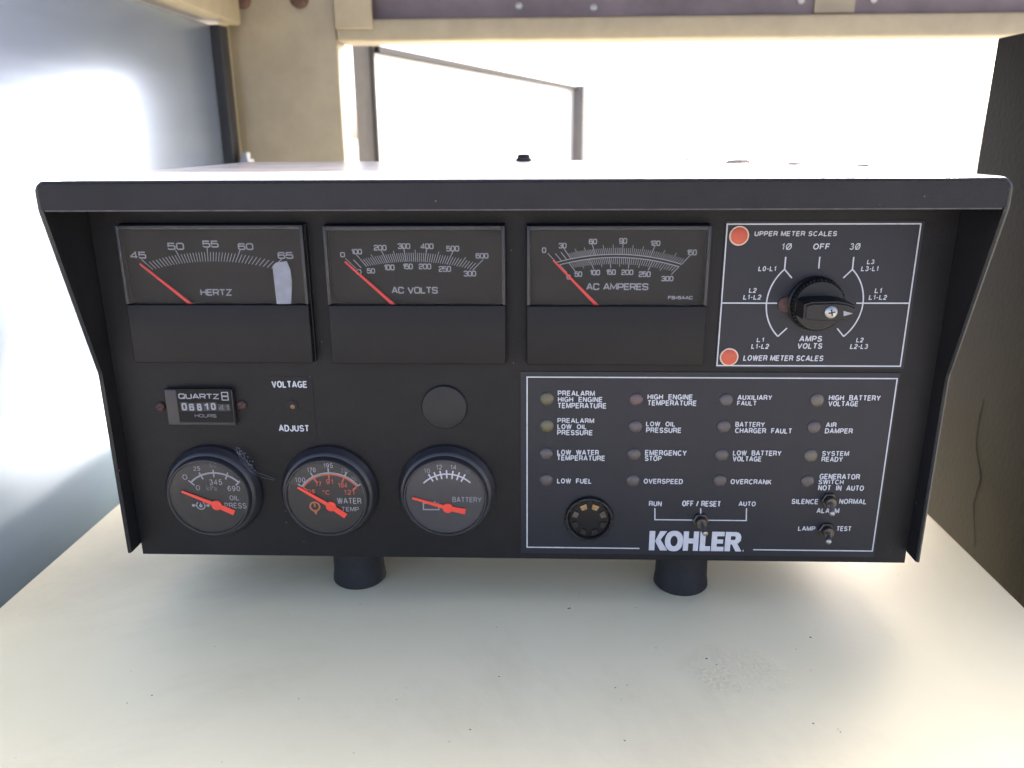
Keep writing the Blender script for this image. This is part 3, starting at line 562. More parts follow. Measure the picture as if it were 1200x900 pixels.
# ---- selector decal and knob
YD = -.0006; YP = -.00075
def quad(a, b, c, d): return [a, b, c, d]
sel = MB().box((0.1101, 0.2038)[0], (0.2182, 0.2039)[0], YD, -.0001, (0.1694, 0.1642)[1], (0.1604, 0.2484)[1]).build('selector_decal', 'decal', box, None, 'blue-grey plate printed around the selector knob')
def lines(parent, name, segs, wd=.00075):
    mb = MB()
    for i, (pts, cl) in enumerate(segs): mb.strip(pts, wd, YP-i*2e-5, cl)
    return mb.build(name, 'print_white', parent)
xa, xb, zt, zb_ = (0.1110, 0.2469)[0], (0.2162, 0.2469)[0], (0.1637, 0.2469)[1], (0.1637, 0.1657)[1]
lines(sel, 'border_line', [([(xa, zb_), (xb, zb_), (xb, zt), (xa, zt)], True)])
zc = (0.1633, 0.2027)[1]; xa2 = xa+.0004; xb2 = xb-.0004
a1_, _ = arc3((0.1446, 0.2219), (0.1363, 0.2026), (0.1444, 0.1833)); a2_, _ = arc3((0.1821, 0.2219), (0.1903, 0.2033), (0.1818, 0.1834))
lines(sel, 'dial_lines', [([(xa2, zc), (0.1423, 0.2026)], False), ([(0.1866, 0.2027), (xb2, zc)], False), (a1_, False), (a2_, False), ([(0.1446, 0.2289), (0.1446, 0.2218)], False), ([(0.1446, 0.2219), (0.1491, 0.2170)], False),
    ([(0.1444, 0.1832), (0.1492, 0.1882)], False), ([(0.1820, 0.2288), (0.1821, 0.2218)], False), ([(0.1821, 0.2219), (0.1776, 0.2170)], False), ([(0.1818, 0.1833), (0.1775, 0.1881)], False), ([(0.1633, 0.2289), (0.1634, 0.2224)], False)])
SL = .08
for t in ([('UPPER METER SCALES', (0.1263, 0.2403), (0.1712, 0.2431))], [('OFF', (0.1591, 0.2329), (0.1683, 0.2363))], [('L0-L1', (0.1301, 0.2209), (0.1399, 0.2237))],
          [('L3', (0.1897, 0.2248), (0.1936, 0.2274)), ('L3-L1', (0.1869, 0.2209), (0.1964, 0.2237))], [('L2', (0.1259, 0.2086), (0.1300, 0.2114)), ('L1-L2', (0.1230, 0.2047), (0.1330, 0.2076))], [('L1', (0.1960, 0.2085), (0.1999, 0.2114)), ('L1-L2', (0.1932, 0.2047), (0.2031, 0.2075))],
          [('L1', (0.1327, 0.1799), (0.1368, 0.1826)), ('L1-L2', (0.1299, 0.1759), (0.1399, 0.1789))], [('AMPS', (0.1568, 0.1802), (0.1697, 0.1837)), ('VOLTS', (0.1561, 0.1760), (0.1703, 0.1794))], [('L2', (0.1892, 0.1799), (0.1932, 0.1827)), ('L2-L3', (0.1862, 0.1760), (0.1962, 0.1790))], [('LOWER METER SCALES', (0.1259, 0.1687), (0.1716, 0.1721))]):
    label_print(sel, YP-2e-4, t, bold=.040, slant=SL)
for t in ([('1\u00d8', (0.1418, 0.2328), (0.1473, 0.2364))], [('3\u00d8', (0.1792, 0.2328), (0.1849, 0.2364))]): label_print(sel, YP-2e-4, t, bold=.012, slant=SL)
for c, rad in (((0.1178, 0.2406), .0055), ((0.1175, 0.1710), .0054)):
    d_ = MB().lathe(c[0], c[1], [(rad, YD), (rad, -.0012), (rad*.97, -.0016)], 40).build('indicator_dot', 'dot_ring', box, 40, 'orange-red dot with a cream rim')
    MB().lathe(c[0], c[1], [(rad*.84, -.0016), (rad*.84, -.0019), (rad*.6, -.0024), (rad*.2, -.0026)], 40).build('dot_center', 'dot_red', d_, 40)
kc = (0.1633, 0.2027)
kn = MB().lathe(kc[0], kc[1], [(.0155, YD), (.0155, -.0028), (.0146, -.0036), (.0143, -.0080), (.0136, -.0092), (.0124, -.0094)], 64).build('selector_knob', 'knob_black', box, 40, 'round black selector knob with a raised bar handle')
# knurled rim teeth
mb = MB()
for k in range(44):
    a = 2*math.pi*k/44; c_, s_ = math.cos(a), math.sin(a)
    p = [(kc[0]+c_*.0142-s_*.0005, kc[1]+s_*.0142+c_*.0005), (kc[0]+c_*.0142+s_*.0005, kc[1]+s_*.0142-c_*.0005), (kc[0]+c_*.0150, kc[1]+s_*.0150)]
    mb.prism(p, -.0086, -.0038)
mb.build('grip_teeth', 'knob_black', kn)
bl, br_ = (0.1503, 0.2080), (0.1789, 0.1968); hz = (bl[1]-br_[1])/2; bcz = (bl[1]+br_[1])/2
import bmesh
bm = bmesh.new(); xs0, xs1 = bl[0]-.002, br_[0]
ring = []
prof = [(xs0+.002, hz*.72), (xs0+.006, hz*.95), (kc[0]+.004, hz), (xs1-.006, hz*.86), (xs1-.0006, hz*.52)]
bot = [bm.verts.new((x, -.0090, bcz+h*1.12)) for x, h in prof]+[bm.verts.new((x, -.0090, bcz-h*1.12)) for x, h in reversed(prof)]
top = [bm.verts.new((x, -.0240, bcz+h)) for x, h in prof]+[bm.verts.new((x, -.0240, bcz-h)) for x, h in reversed(prof)]
n_ = len(bot)
for i in range(n_): bm.faces.new((bot[i], bot[(i+1) % n_], top[(i+1) % n_], top[i]))
bm.faces.new(top); bm.faces.new(bot)
bmesh.ops.recalc_face_normals(bm, faces=bm.faces)
bmesh.ops.bevel(bm, geom=[e for e in bm.edges if all(v.co.y < -.02 for v in e.verts)], offset=.0012, segments=3, affect='EDGES')
mb = MB(); bm.verts.index_update(); mb.add([v.co for v in bm.verts], [[v.index for v in f.verts] for f in bm.faces]); bm.free()
mb.build('handle_bar', 'knob_black', kn, 40)
scn = (0.1644, 0.2025)
MB().lathe(scn[0], scn[1], [(.0034, -.0239), (.0034, -.0246), (.0026, -.0253), (.0010, -.0256)], 28).build('screw_head', 'steel', kn, 40)
mb = MB(); mb.strip([(scn[0]-.0018, scn[1]-.0004), (scn[0]+.0018, scn[1]+.0004)], .0007, -.02575); mb.strip([(scn[0]-.0004, scn[1]+.0018), (scn[0]+.0004, scn[1]-.0018)], .0007, -.02579); mb.build('screw_slot', 'hole_black', kn)
MB().poly([(0.1710, 0.2032), (0.1762, 0.2018), (0.1714, 0.2003)], -.02415).build('pointer_mark', 'print_grey', kn)
rc = (0.1473, 0.2019)
MB().lathe(rc[0], rc[1], [(.0046, YD), (.0046, -.0016), (.0036, -.0024)], 28).build('red_brown_disc', 'rusty_screw', box, 40)  # small red-brown disc left of the knob

# ---- alarm panel
alp = MB().box((-0.0035, 0.1088)[0], (0.2169, 0.1591)[0], YD, -.0001, (0.0598, 0.0416)[1], (0.0556, 0.1615)[1]).build('alarm_decal', 'decal', box, None, 'blue-grey plate with rows of alarm lamps and white lettering')
xa, xb, zt, zb_ = (0.0004, 0.1089)[0], (0.2155, 0.1581)[0], (0.1067, 0.1582)[1], (0.1006, 0.0459)[1]
lines(alp, 'border_line', [([((0.0710, 0.0458)[0], zb_), (xa, zb_), (xa, zt), (xb, zt), (xb, zb_), ((0.1420, 0.0462)[0], zb_)], False)])
zs_ = (0.1075, 0.0660)[1]
lines(alp, 'switch_lines', [([(0.0794, 0.0739), ((0.0798, 0.0658)[0], zs_), ((0.1360, 0.0660)[0], zs_), (0.1355, 0.0745)], False), ([(0.1075, 0.0742), (0.1080, 0.0664)], False)], .0007)
for t in ([('PREALARM', (0.0186, 0.1467), (0.0405, 0.1500)), ('HIGH  ENGINE', (0.0187, 0.1429), (0.0452, 0.1462)), ('TEMPERATURE', (0.0185, 0.1389), (0.0476, 0.1424))],
          [('PREALARM', (0.0186, 0.1296), (0.0405, 0.1327)), ('LOW  OIL', (0.0186, 0.1257), (0.0362, 0.1289)), ('PRESSURE', (0.0185, 0.1218), (0.0399, 0.1252))],
          [('LOW  WATER', (0.0187, 0.1090), (0.0439, 0.1124)), ('TEMPERATURE', (0.0185, 0.1053), (0.0478, 0.1088))], [('LOW  FUEL', (0.0188, 0.0901), (0.0400, 0.0935))],
          [('HIGH  ENGINE', (0.0716, 0.1447), (0.0982, 0.1481)), ('TEMPERATURE', (0.0717, 0.1409), (0.1007, 0.1443))], [('LOW  OIL', (0.0715, 0.1278), (0.0889, 0.1309)), ('PRESSURE', (0.0717, 0.1237), (0.0927, 0.1271))],
          [('EMERGENCY', (0.0717, 0.1090), (0.0967, 0.1126)), ('STOP', (0.0717, 0.1054), (0.0818, 0.1088))], [('OVERSPEED', (0.0717, 0.0904), (0.0955, 0.0938))], [('RUN', (0.0756, 0.0753), (0.0834, 0.0788))], [('OFF / RESET', (0.0959, 0.0754), (0.1196, 0.0793))],
          [('AUXILIARY', (0.1244, 0.1447), (0.1445, 0.1479)), ('FAULT', (0.1244, 0.1412), (0.1358, 0.1442))], [('BATTERY', (0.1244, 0.1278), (0.1417, 0.1310)), ('CHARGER  FAULT', (0.1245, 0.1238), (0.1581, 0.1272))],
          [('LOW  BATTERY', (0.1244, 0.1094), (0.1532, 0.1128)), ('VOLTAGE', (0.1245, 0.1056), (0.1418, 0.1090))], [('OVERCRANK', (0.1244, 0.0906), (0.1490, 0.0940))],
          [('HIGH  BATTERY', (0.1775, 0.1447), (0.2073, 0.1481)), ('VOLTAGE', (0.1776, 0.1411), (0.1950, 0.1444))], [('AIR', (0.1776, 0.1279), (0.1839, 0.1310)), ('DAMPER', (0.1775, 0.1240), (0.1938, 0.1273))],
          [('SYSTEM', (0.1774, 0.1096), (0.1933, 0.1128)), ('READY', (0.1775, 0.1058), (0.1901, 0.1091))], [('GENERATOR', (0.1775, 0.0944), (0.2016, 0.0980)), ('SWITCH', (0.1773, 0.0910), (0.1923, 0.0942)), ('NOT  IN  AUTO', (0.1775, 0.0869), (0.2049, 0.0905))],
          [('SILENCE', (0.1624, 0.0777), (0.1786, 0.0812))], [('NORMAL', (0.1912, 0.0780), (0.2077, 0.0815))], [('ALARM', (0.1782, 0.0717), (0.1919, 0.0751))], [('LAMP', (0.1682, 0.0595), (0.1787, 0.0627))], [('TEST', (0.1916, 0.0596), (0.2007, 0.0630))], [('AUTO', (0.1304, 0.0759), (0.1408, 0.0792))]):
    label_print(alp, YP-2e-4, t, bold=.040)
# maker's name in heavy letters
(lx0, lz0), (lx1, lz1) = (0.0769, 0.0448), (0.1345, 0.0583)
lw = (lx1-lx0); lh = lz1-lz0; mb = MB(); kk = [0]
def LP(pts, ox, sx):
    mb.poly([(lx0+(ox+px*sx)*lw, lz0+pz*lh) for px, pz in pts], YP-2e-4-kk[0]*2e-5); kk[0] += 1
K_, O_, H_, L_, E_, R_ = (0, .185), (.170, .195), (.368, .165), (.548, .115), (.672, .135), (.818, .180)
LP([(0,0),(.33,0),(.33,1),(0,1)], *K_); LP([(.33,.46),(.62,1),(1.02,1),(.66,.56),(1.08,0),(.66,0),(.33,.50)], *K_)
oc = []; ic = []
for i in range(40):
    t = 2*math.pi*i/40; c_, s_ = math.cos(t), math.sin(t)
    oc.append((.5+.5*math.copysign(abs(c_)**.85, c_), .5+.53*math.copysign(abs(s_)**.9, s_))); ic.append((.5+.20*c_, .5+.27*s_))
for i in range(40):
    j = (i+1) % 40; mb.poly([(lx0+(O_[0]+p[0]*O_[1])*lw, lz0+p[1]*lh) for p in (oc[i], oc[j], ic[j], ic[i])], YP-2e-4-2e-4)
LP([(0,0),(.34,0),(.34,1),(0,1)], *H_); LP([(.66,0),(1,0),(1,1),(.66,1)], *H_); LP([(.34,.38),(.66,.38),(.66,.64),(.34,.64)], *H_)
LP([(0,0),(1,0),(1,.25),(.5,.25),(.5,1),(0,1)], *L_)
LP([(0,0),(1,0),(1,.23),(.43,.23),(.43,.39),(.92,.39),(.92,.61),(.43,.61),(.43,.77),(1,.77),(1,1),(0,1)], *E_)
LP([(0,0),(.33,0),(.33,1),(0,1)], *R_)
LP([(.33,.78),(.56,.78),(.60,.76),(.62,.69),(.60,.62),(.56,.59),(.33,.59),(.33,.36),(.62,.36),(.80,.42),(.93,.55),(.95,.72),(.90,.86),(.78,.96),(.62,1),(.33,1)], *R_)
LP([(.42,.36),(.72,.42),(1.02,0),(.66,0)], *R_)
LP([(1.10,0),(1.15,0),(1.15,.08),(1.10,.08)], *R_)
mb.build('maker_name', 'print_white', alp)
# sixteen lamps
def lens(material): return MB().lathe(0, 0, [(.0041, YD), (.0041, -.0008), (.0039, -.0011), (.0030, -.0015), (.0015, -.0017)], 28).mesh('indicator_lamp', material, 40)
LM = {k: lens(k) for k in ('lens_mauve', 'lens_red', 'lens_olive', 'lens_tan')}
for (lx, lz), k, tx in (((0.0122, 0.1447), 'lens_olive', 'olive yellow lamp for prealarm high engine temperature'), ((0.0123, 0.1276), 'lens_olive', 'olive yellow lamp for prealarm low oil pressure'), ((0.0120, 0.1093), 'lens_mauve', ''), ((0.0122, 0.0919), 'lens_mauve', ''),
    ((0.0650, 0.1445), 'lens_red', ''), ((0.0653, 0.1274), 'lens_mauve', ''), ((0.0651, 0.1094), 'lens_mauve', ''), ((0.0651, 0.0921), 'lens_mauve', ''),
    ((0.1179, 0.1445), 'lens_mauve', ''), ((0.1177, 0.1278), 'lens_mauve', ''), ((0.1178, 0.1094), 'lens_mauve', ''), ((0.1179, 0.0925), 'lens_mauve', ''),
    ((0.1710, 0.1448), 'lens_tan', 'tan lamp for high battery voltage'), ((0.1709, 0.1277), 'lens_mauve', ''), ((0.1709, 0.1095), 'lens_tan', ''), ((0.1708, 0.0927), 'lens_mauve', '')):
    place('indicator_lamp', LM[k], box, (lx, 0, lz), tx or None)
# alarm buzzer
bc = (0.0390, 0.0662); br0 = .0152
bz = MB().lathe(bc[0], bc[1], [(br0, YD), (br0, -.0022), (br0*.97, -.0032), (br0*.90, -.0034), (br0*.84, -.0026), (br0*.82, -.0008)], 56, cap=False).build('alarm_buzzer', 'knob_black', box, 40, 'round black alarm buzzer')
MB().lathe(bc[0], bc[1], [(br0*.82, -.0008), (br0*.80, -.0012), (br0*.45, -.0018), (br0*.12, -.0020)], 40).build('buzzer_disc', 'meter_plastic', bz, 40)
for k in range(8):
    a = 2*math.pi*(k+.5)/8
    mb = MB(); p = [(bc[0]+r_*math.cos(a+d_), bc[1]+r_*math.sin(a+d_)) for r_, d_ in ((br0*.50, -.22), (br0*.72, -.20), (br0*.72, .20), (br0*.50, .22))]
    mb.prism(p, -.0024, -.0017); mb.build('sound_vane', 'glint_brass' if 0 < k < 3 else 'tarnished' if k in (0, 3) else 'knob_black', bz)  # tan glints put into the metal colour of the upper vanes
mb = MB()
for k in range(12):
    a = 2*math.pi*k/12; mb.prism([(bc[0]+r_*math.cos(a+d_), bc[1]+r_*math.sin(a+d_)) for r_, d_ in ((br0*.86, -.06), (br0*.985, -.06), (br0*.985, .06), (br0*.86, .06))], -.0037, -.0032)
mb.build('rim_notches', 'hole_black', bz)
# toggle switches
for base, tip, lb in (((0.1078, 0.0660), (0.1082, 0.0640), 'steel toggle between RUN and AUTO'), ((0.1849, 0.0806), (0.1821, 0.0780), 'steel toggle for silencing the alarm'), ((0.1855, 0.0604), (0.1820, 0.0595), 'steel toggle for the lamp test')):
    t_ = MB().lathe(base[0], base[1], [(.0050, YD), (.0050, -.0022), (.0045, -.0026)], 6).build('toggle_switch', 'tarnished', box, None, lb)
    MB().lathe(base[0], base[1], [(.0036, -.0026), (.0036, -.0052), (.0030, -.0060)], 24).build('threaded_bush', 'tarnished', t_, 40)
    q = Vector((base[0], -.0058, base[1])); e = Vector((tip[0], -.0150, tip[1])); pts = [q.lerp(e, s) for s in (0, .4, .75, .9, 1.0, 1.05)]
    MB().tube(pts, [.0012, .0013, .0016, .0018, .0016, .0007], 14).build('lever', 'steel', t_, 50)

# ---- left side small fittings
hb = MB().box((-0.2173, 0.1391)[0], (-0.1758, 0.1393)[0], -.0040, -.0001, (-0.1991, 0.1274)[1], (-0.1962, 0.1506)[1], .0009).build('hour_meter', 'gauge_black', box, 40, 'small rectangular running hours counter')
MB().box((-0.2096, 0.1405)[0], (-0.1763, 0.1407)[0], -.0044, -.0041, (-0.1945, 0.1298)[1], (-0.1919, 0.1509)[1]).build('counter_window', 'scale_black', hb)
mb = MB(); square_word(mb, 'QUARTZ', (-0.2083, 0.1448), (-0.1835, 0.1482), -.0046, .0007); mb.build('lettering', 'print_grey', hb)
mb = MB(); a, b = (-0.1819, 0.1442), (-0.1782, 0.1490)
mb.strip([(a[0], a[1]), (b[0], a[1]), (b[0], b[1]), (a[0], b[1])], .0006, -.0046, True); xm = (a[0]+b[0])/2; zm = (a[1]+b[1])/2
mb.strip([(a[0]+.0004, zm), (b[0]-.0004, zm)], .0009, -.00463); mb.build('hourglass_symbol', 'print_grey', hb)
xs = [335, 425, 515, 605, 680]
for i, (c, x) in enumerate(zip('06810', xs)):
    x0, z0 = (-0.2247, 0.1372)[0]*0+0, 0
dg = [((-0.2070, 0.1376), (-0.2039, 0.1422)), ((-0.2025, 0.1375), (-0.1995, 0.1418)), ((-0.1977, 0.1375), (-0.1949, 0.1419)), ((-0.1933, 0.1377), (-0.1907, 0.1421)), ((-0.1892, 0.1380), (-0.1863, 0.1423)), ((-0.1845, 0.1377), (-0.1813, 0.1411)), ((-0.1799, 0.1378), (-0.1783, 0.1411))]
for i, (c, (a, b)) in enumerate(zip('0681041', dg)):
    dr_ = MB().box(a[0]-.0006, b[0]+.0006, -.0047, -.0044, a[1]-.0005, b[1]+.0005).build('digit_drum', 'digit_drum', hb)
mb = MB()
for i, (c, (a, b)) in enumerate(zip('06810', dg)): square_word(mb, c, a, b, -.00478, .0009)
mb.build('digits', 'print_grey', hb)
mb = MB()
for c, (a, b) in zip('41', dg[5:]): square_word(mb, c, a, b, -.00478, .0007)
mb.build('digits', 'print_dim', hb)
mb = MB(); square_word(mb, 'HOURS', (-0.1999, 0.1331), (-0.1866, 0.1353), -.0046, .0005); mb.build('lettering', 'print_dim', hb)
for c in ((-0.2221, 0.1384), (-0.1722, 0.1396)):
    s = MB().lathe(c[0], c[1], [(.0030, -.0001), (.0030, -.0008), (.0022, -.0018), (.0008, -.0021)], 24).build('panel_screw', 'rusty_screw', box, 40, 'small rusty red screw beside the hour counter')
    MB().strip([(c[0]-.0017, c[1]-.0009), (c[0]+.0017, c[1]+.0009)], .0006, -.00222).build('screw_slot', 'hole_black', s)
va = MB().box((-0.1563, 0.1373)[0], (-0.1279, 0.1375)[0], -.00025, -.0001, (-0.1445, 0.1199)[1], (-0.1411, 0.1578)[1]).build('voltage_adjust_plate', 'black_coat', box, None, 'small plate reading VOLTAGE ADJUST around a screw hole')
label_print(va, -.00045, [('VOLTAGE', (-0.1526, 0.1508), (-0.1310, 0.1551)), ], bold=.040); label_print(va, -.00045, [('ADJUST', (-0.1509, 0.1228), (-0.1321, 0.1271))], bold=.040)
c = (-0.1415, 0.1394)
MB().lathe(c[0], c[1], [(.0034, -.0005), (.0034, -.0007), (.0026, -.0008), (.0024, -.0006)], 28).build('adjust_hole', 'hole_black', va, 40)
c = (c[0]+.0005, c[1]-.0006); MB().lathe(c[0], c[1], [(.0015, -.00062), (.0014, -.0009), (.0007, -.0010)], 20).build('adjust_screw', 'tarnished_brass', va, 40)
c = (-0.0492, 0.1391)
MB().lathe(c[0], c[1], [(.0136, -.0001), (.0137, -.0010), (.0132, -.0017), (.0110, -.0021), (.006, -.0023), (.002, -.0023)], 56).build('hole_plug', 'plug_black', box, 40, 'plain round black plug')

# ---- three round gauges
YG = -.0110
def make_gauge(c, label, dial):
    gx, gz = c
    gg = MB().lathe(gx, gz, [(.0302, -.0001), (.0304, -.0018), (.0299, -.0034), (.0289, -.0042), (.0283, -.0068), (.0271, -.0078), (.0262, -.0080), (.0257, -.0110), (.0250, -.0120), (.0243, -.0120), (.0240, -.0117), (.0239, -.0108)], 72, cap=False).build('round_gauge', 'gauge_black', box, 40, label)
    MB().lathe(gx, gz, [(.0239, -.0107), (.0238, -.0108)], 64).build('dial_face', dial, gg)
    MB().lathe(gx, gz, [(.0241, -.0121), (.0236, -.0123), (.020, -.0126), (.010, -.0129), (.002, -.0130)], 64).build('cover_glass', 'gauge_glass', gg, 40)
    return gg
def gneedle(gg, tip, tail, hub):
    mb = MB(); bar(mb, tip, hub, .0013, .0026, -.01185, -.0115); bar(mb, hub, tail, .0030, .0036, -.01187, -.0115); mb.build('needle', 'gauge_needle', gg)
    MB().lathe(hub[0], hub[1], [(.0031, -.0110), (.0031, -.01205), (.0026, -.01215)], 28).build('needle_hub', 'gauge_needle', gg, 40)
def gtext(gg, items, material, name='numerals', bold=.012):
    mb = MB()
    for t, a, b in items: word(mb, t, a, b, YG-1e-4, bold)
    return mb.build(name, material, gg)
def arc_ticks(mb, cen, pts, l0, l1, wd, y):
    for p in pts:
        d = Vector((p[0]-cen[0], p[1]-cen[1])).normalized(); mb.strip([(p[0]+d.x*l0, p[1]+d.y*l0), (p[0]+d.x*l1, p[1]+d.y*l1)], wd, y)
def gcen(c, d): return c
g1 = make_gauge((-0.1951, 0.0832), 'oil pressure gauge with red needle', 'dial_black')
arc, cen = arc3((-0.2046, 0.0933), (-0.1893, 0.0997), (-0.1751, 0.0936)); mb = MB(); mb.strip(arc, .0011, YG-2e-4); arc_ticks(mb, cen, [arc[0], arc[7], arc[14], arc[21], arc[28]], -.0028, .0020, .0009, YG-2.4e-4); mb.build('scale_arc', 'print_grey', g1)
gtext(g1, [('0', (-0.2095, 0.0950), (-0.2064, 0.0985)), ('25', (-0.2020, 0.1010), (-0.1978, 0.1039)), ('0', (-0.2021, 0.0881), (-0.1994, 0.0914)), ('345', (-0.1933, 0.0918), (-0.1853, 0.0954)), ('690', (-0.1825, 0.0877), (-0.1747, 0.0912))], 'print_grey')
gtext(g1, [('50', (-0.1919, 0.1035), (-0.1875, 0.1060)), ('kPa', (-0.1955, 0.0879), (-0.1890, 0.0913))], 'print_dim', 'unit_text')
gtext(g1, [('OIL', (-0.1819, 0.0815), (-0.1760, 0.0848)), ('PRESS', (-0.1856, 0.0761), (-0.1720, 0.0798))], 'print_grey', 'gauge_name')
mb = MB(); ic = (-0.2004, 0.0779); mb.strip([(ic[0]+.0026*math.cos(a), ic[1]+.0026*math.sin(a)) for a in [R(125)+R(290)*i/24 for i in range(25)]], .0007, YG-2e-4)
mb.poly(circle((ic[0], ic[1]-.0003), .0011, 14), YG-2.3e-4); mb.poly([(ic[0]-.0007, ic[1]), (ic[0]+.0007, ic[1]), (ic[0], ic[1]+.0022)], YG-2.6e-4)
for s in (-1, 1): mb.poly(circle((ic[0]+s*.0046, ic[1]), .0010, 12), YG-2.3e-4); mb.strip([(ic[0]+s*.0028, ic[1]), (ic[0]+s*.0040, ic[1])], .0006, YG-2e-4)
mb.build('oil_symbol', 'print_grey', g1)
gneedle(g1, (-0.2108, 0.0874), (-0.1799, 0.0734), (-0.1902, 0.0783))
g2 = make_gauge((-0.1222, 0.0836), 'water temperature gauge with red Celsius figures', 'dial_black')
arc, cen = arc3((-0.1364, 0.0912), (-0.1195, 0.1003), (-0.1020, 0.0920)); mb = MB(); mb.strip(arc, .0009, YG-2e-4); arc_ticks(mb, cen, [arc[0], arc[7], arc[14], arc[21], arc[28]], -.0002, .0030, .0009, YG-2.4e-4); mb.build('scale_arc', 'print_grey', g2)
arc, cen = arc3((-0.1357, 0.0905), (-0.1196, 0.0993), (-0.1027, 0.0913)); mb = MB(); mb.strip(arc, .0008, YG-1.6e-4); arc_ticks(mb, cen, [arc[0], arc[7], arc[14], arc[21], arc[28]], -.0034, -.0002, .0009, YG-2.4e-4); mb.build('celsius_arc', 'print_red', g2)
gtext(g2, [('100', (-0.1404, 0.0938), (-0.1340, 0.0972)), ('170', (-0.1324, 0.1006), (-0.1272, 0.1037)), ('195', (-0.1222, 0.1036), (-0.1165, 0.1067))], 'print_grey')
gtext(g2, [('220', (-0.1117, 0.1006), (-0.1070, 0.1034)), ('250', (-0.1062, 0.0952), (-0.1021, 0.0981))], 'print_dim')
gtext(g2, [('38', (-0.1329, 0.0866), (-0.1288, 0.0894)), ('77', (-0.1279, 0.0913), (-0.1244, 0.0945)), ('91', (-0.1213, 0.0929), (-0.1170, 0.0962)), ('104', (-0.1141, 0.0906), (-0.1086, 0.0939)), ('121', (-0.1109, 0.0860), (-0.1044, 0.0892)), ('\u00b0C', (-0.1240, 0.0858), (-0.1199, 0.0890))], 'print_red', 'celsius_figures')
gtext(g2, [('WATER', (-0.1155, 0.0799), (-0.1006, 0.0839)), ('TEMP', (-0.1132, 0.0748), (-0.1025, 0.0778))], 'print_grey', 'gauge_name', .02)
mb = MB(); ic = (-0.1295, 0.0779); mb.strip([(ic[0]+.0029*math.cos(a), ic[1]+.0029*math.sin(a)) for a in [2*math.pi*i/24 for i in range(24)]], .0010, YG-2e-4, True)
mb.strip([(ic[0], ic[1]+.0022), (ic[0], ic[1]-.0004)], .0009, YG-2.3e-4); mb.poly([(ic[0]-.0012, ic[1]-.003), (ic[0]+.0014, ic[1]-.003), (ic[0]+.0004, ic[1]-.0058)], YG-2.3e-4); mb.build('coolant_symbol', 'print_orange', g2)
gneedle(g2, (-0.1389, 0.0909), (-0.1107, 0.0719), (-0.1194, 0.0783))
g3 = make_gauge((-0.0492, 0.0845), 'battery voltage gauge with grey dial', 'dial_grey')
arc, cen = arc3((-0.0620, 0.0941), (-0.0480, 0.1002), (-0.0336, 0.0946)); mb = MB(); mb.strip(arc, .0009, YG-2e-4); arc_ticks(mb, cen, [(-0.0575, 0.0978), (-0.0545, 0.0989), (-0.0513, 0.0997), (-0.0478, 0.1002), (-0.0443, 0.0998), (-0.0409, 0.0990), (-0.0379, 0.0978)], -.0028, .0026, .0009, YG-2.4e-4); mb.build('scale_arc', 'print_white', g3)
gtext(g3, [('10', (-0.0616, 0.1008), (-0.0578, 0.1037)), ('12', (-0.0540, 0.1031), (-0.0504, 0.1062)), ('14', (-0.0454, 0.1032), (-0.0418, 0.1062))], 'print_grey')
gtext(g3, [('16', (-0.0369, 0.1005), (-0.0336, 0.1034))], 'print_dim')
gtext(g3, [('BATTERY', (-0.0448, 0.0817), (-0.0271, 0.0852))], 'print_grey', 'gauge_name', .02)
mb = MB(); a, b = (-0.0627, 0.0766), (-0.0533, 0.0808); mb.strip([(a[0], a[1]), (b[0], a[1]), (b[0], b[1]), (a[0], b[1])], .0008, YG-2e-4, True)
for s in (.25, .75): mb.strip([(a[0]+(b[0]-a[0])*s-.0008, b[1]+.0009), (a[0]+(b[0]-a[0])*s+.0008, b[1]+.0009)], .0010, YG-2.3e-4)
mb.build('battery_symbol', 'print_grey', g3)
gneedle(g3, (-0.0692, 0.0845), (-0.0370, 0.0757), (-0.0477, 0.0779))

# ================================================================== small loose things
# lint and cobweb caught between two gauges
mb = MB(); c0 = (-0.1764, 0.1127); c1 = (-0.1671, 0.0997); c2 = (-0.1551, 0.0906)
for k in range(5):
    rs = random.random; q0 = Vector((c0[0]+(rs()-.5)*.006, -.003-rs()*.003, c0[1]+(rs()-.5)*.005)); q1 = Vector((c1[0]+(rs()-.5)*.006, -.004-rs()*.004, c1[1]+(rs()-.5)*.006)); q2 = Vector((c2[0]+(rs()-.5)*.004, -.0012, c2[1]+(rs()-.5)*.006))
    pts = [q0, q0.lerp(q1, .5)+Vector((rs()-.5, 0, rs()-.5))*.003, q1]+([q1.lerp(q2, .5)+Vector((rs()-.5, 0, rs()-.5))*.002, q2] if k % 3 == 0 else [])
    mb.tube(pts, [.00008]*len(pts), 5)
for k in range(44):
    s = random.random(); p = Vector((c0[0], -.004, c0[1])).lerp(Vector((c1[0], -.005, c1[1])), s)+Vector((random.gauss(0, .0012), random.gauss(0, .0006), random.gauss(0, .0012))); r_ = random.uniform(.0002, .0005)
    mb.tube([p+Vector((-r_, 0, r_*.3)), p, p+Vector((r_, 0, -r_*.4))], [r_*.3, r_*.8, r_*.2], 6)
tag(mb.build('cobweb', 'lint', None, 60), 'pale dusty cobweb on the upper right rim of the oil pressure gauge', 'cobweb')
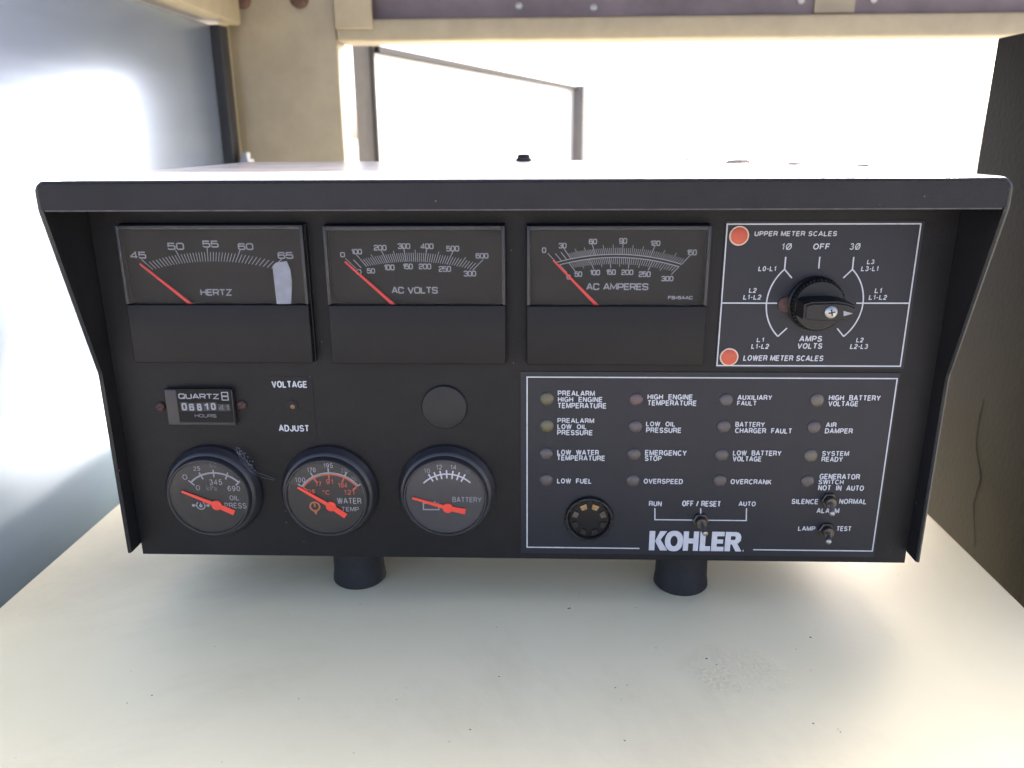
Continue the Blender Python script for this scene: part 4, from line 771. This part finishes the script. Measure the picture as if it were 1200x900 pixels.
# crumbs of dirt on the cabinet top
def fleck(x, y, ln, wd, ang):
    m = MB(); d = Vector((math.cos(ang), math.sin(ang), 0)); n = Vector((-d.y, d.x, 0)); c = Vector((x, y, 0))
    ring = [c+d*ln*math.cos(t)*(.8+.4*random.random())+n*wd*math.sin(t)*(.8+.4*random.random()) for t in [2*math.pi*i/9 for i in range(9)]]
    m.add([(v.x, v.y, .0001) for v in ring]+[(c.x+(v.x-c.x)*.6, c.y+(v.y-c.y)*.6, wd*.7) for v in ring]+[(c.x, c.y, wd*.9)], [(i, (i+1) % 9, 9+(i+1) % 9, 9+i) for i in range(9)]+[(9+i, 9+(i+1) % 9, 18) for i in range(9)])
    return m
FL = [(0.0278, 0.0021, 0.00130, 0.00045), (-0.0145, -0.0676, 0.00060, 0.00030), (-0.0275, -0.1103, 0.00075, 0.00030), (0.1743, -0.0256, 0.00080, 0.00045), (0.1618, -0.0378, 0.00040, 0.00025), (0.1066, -0.0482, 0.00070, 0.00050), (0.0507, -0.0754, 0.00050, 0.00035), (0.0576, -0.0731, 0.00040, 0.00030), (0.0518, -0.1161, 0.00060, 0.00035), (0.1514, -0.1011, 0.00065, 0.00040), (0.1634, -0.1070, 0.00050, 0.00030), (0.1114, -0.0536, 0.00050, 0.00035), (-0.2056, -0.0885, 0.00060, 0.00035), (-0.1235, -0.0891, 0.00045, 0.00025), (-0.0696, -0.0884, 0.00040, 0.00025), (-0.2162, -0.0950, 0.00035, 0.00030), (0.0712, 0.0042, 0.00045, 0.00025), (-0.0184, -0.0198, 0.00040, 0.00025)]
mb = MB()
for x, y, l, w_ in FL:
    f_ = fleck(x, y, l, w_, random.uniform(-.6, .6)); mb.add(f_.v, f_.f)
o = mb.build('dirt_crumbs', 'dirt'); o['kind'] = 'stuff'; o['label'] = 'small dark dirt crumbs scattered over the cream cabinet top'; o['category'] = 'dirt'
# dry leaf scraps on the box top, far right
for x, y, ln, lab in ((.125, .205, .006, 'leftmost small dry leaf scrap on top of the control box'), (.150, .150, .010, 'largest dry leaf scrap on top of the control box'), (.178, .110, .006, 'small dry leaf scrap right of the largest one on the control box'), (.210, .075, .006, 'dry leaf scrap nearest the right end of the control box top')):
    f_ = fleck(x, y, ln, ln*.35, random.uniform(-.5, .5)); m_ = MB(); m_.add([(a, b, .2742+c*.8+.0006*random.random()) for a, b, c in f_.v], f_.f)
    tag(m_.build('leaf_scrap', 'leaf_dry'), lab, 'leaf', 'dry leaf scraps on the control box')
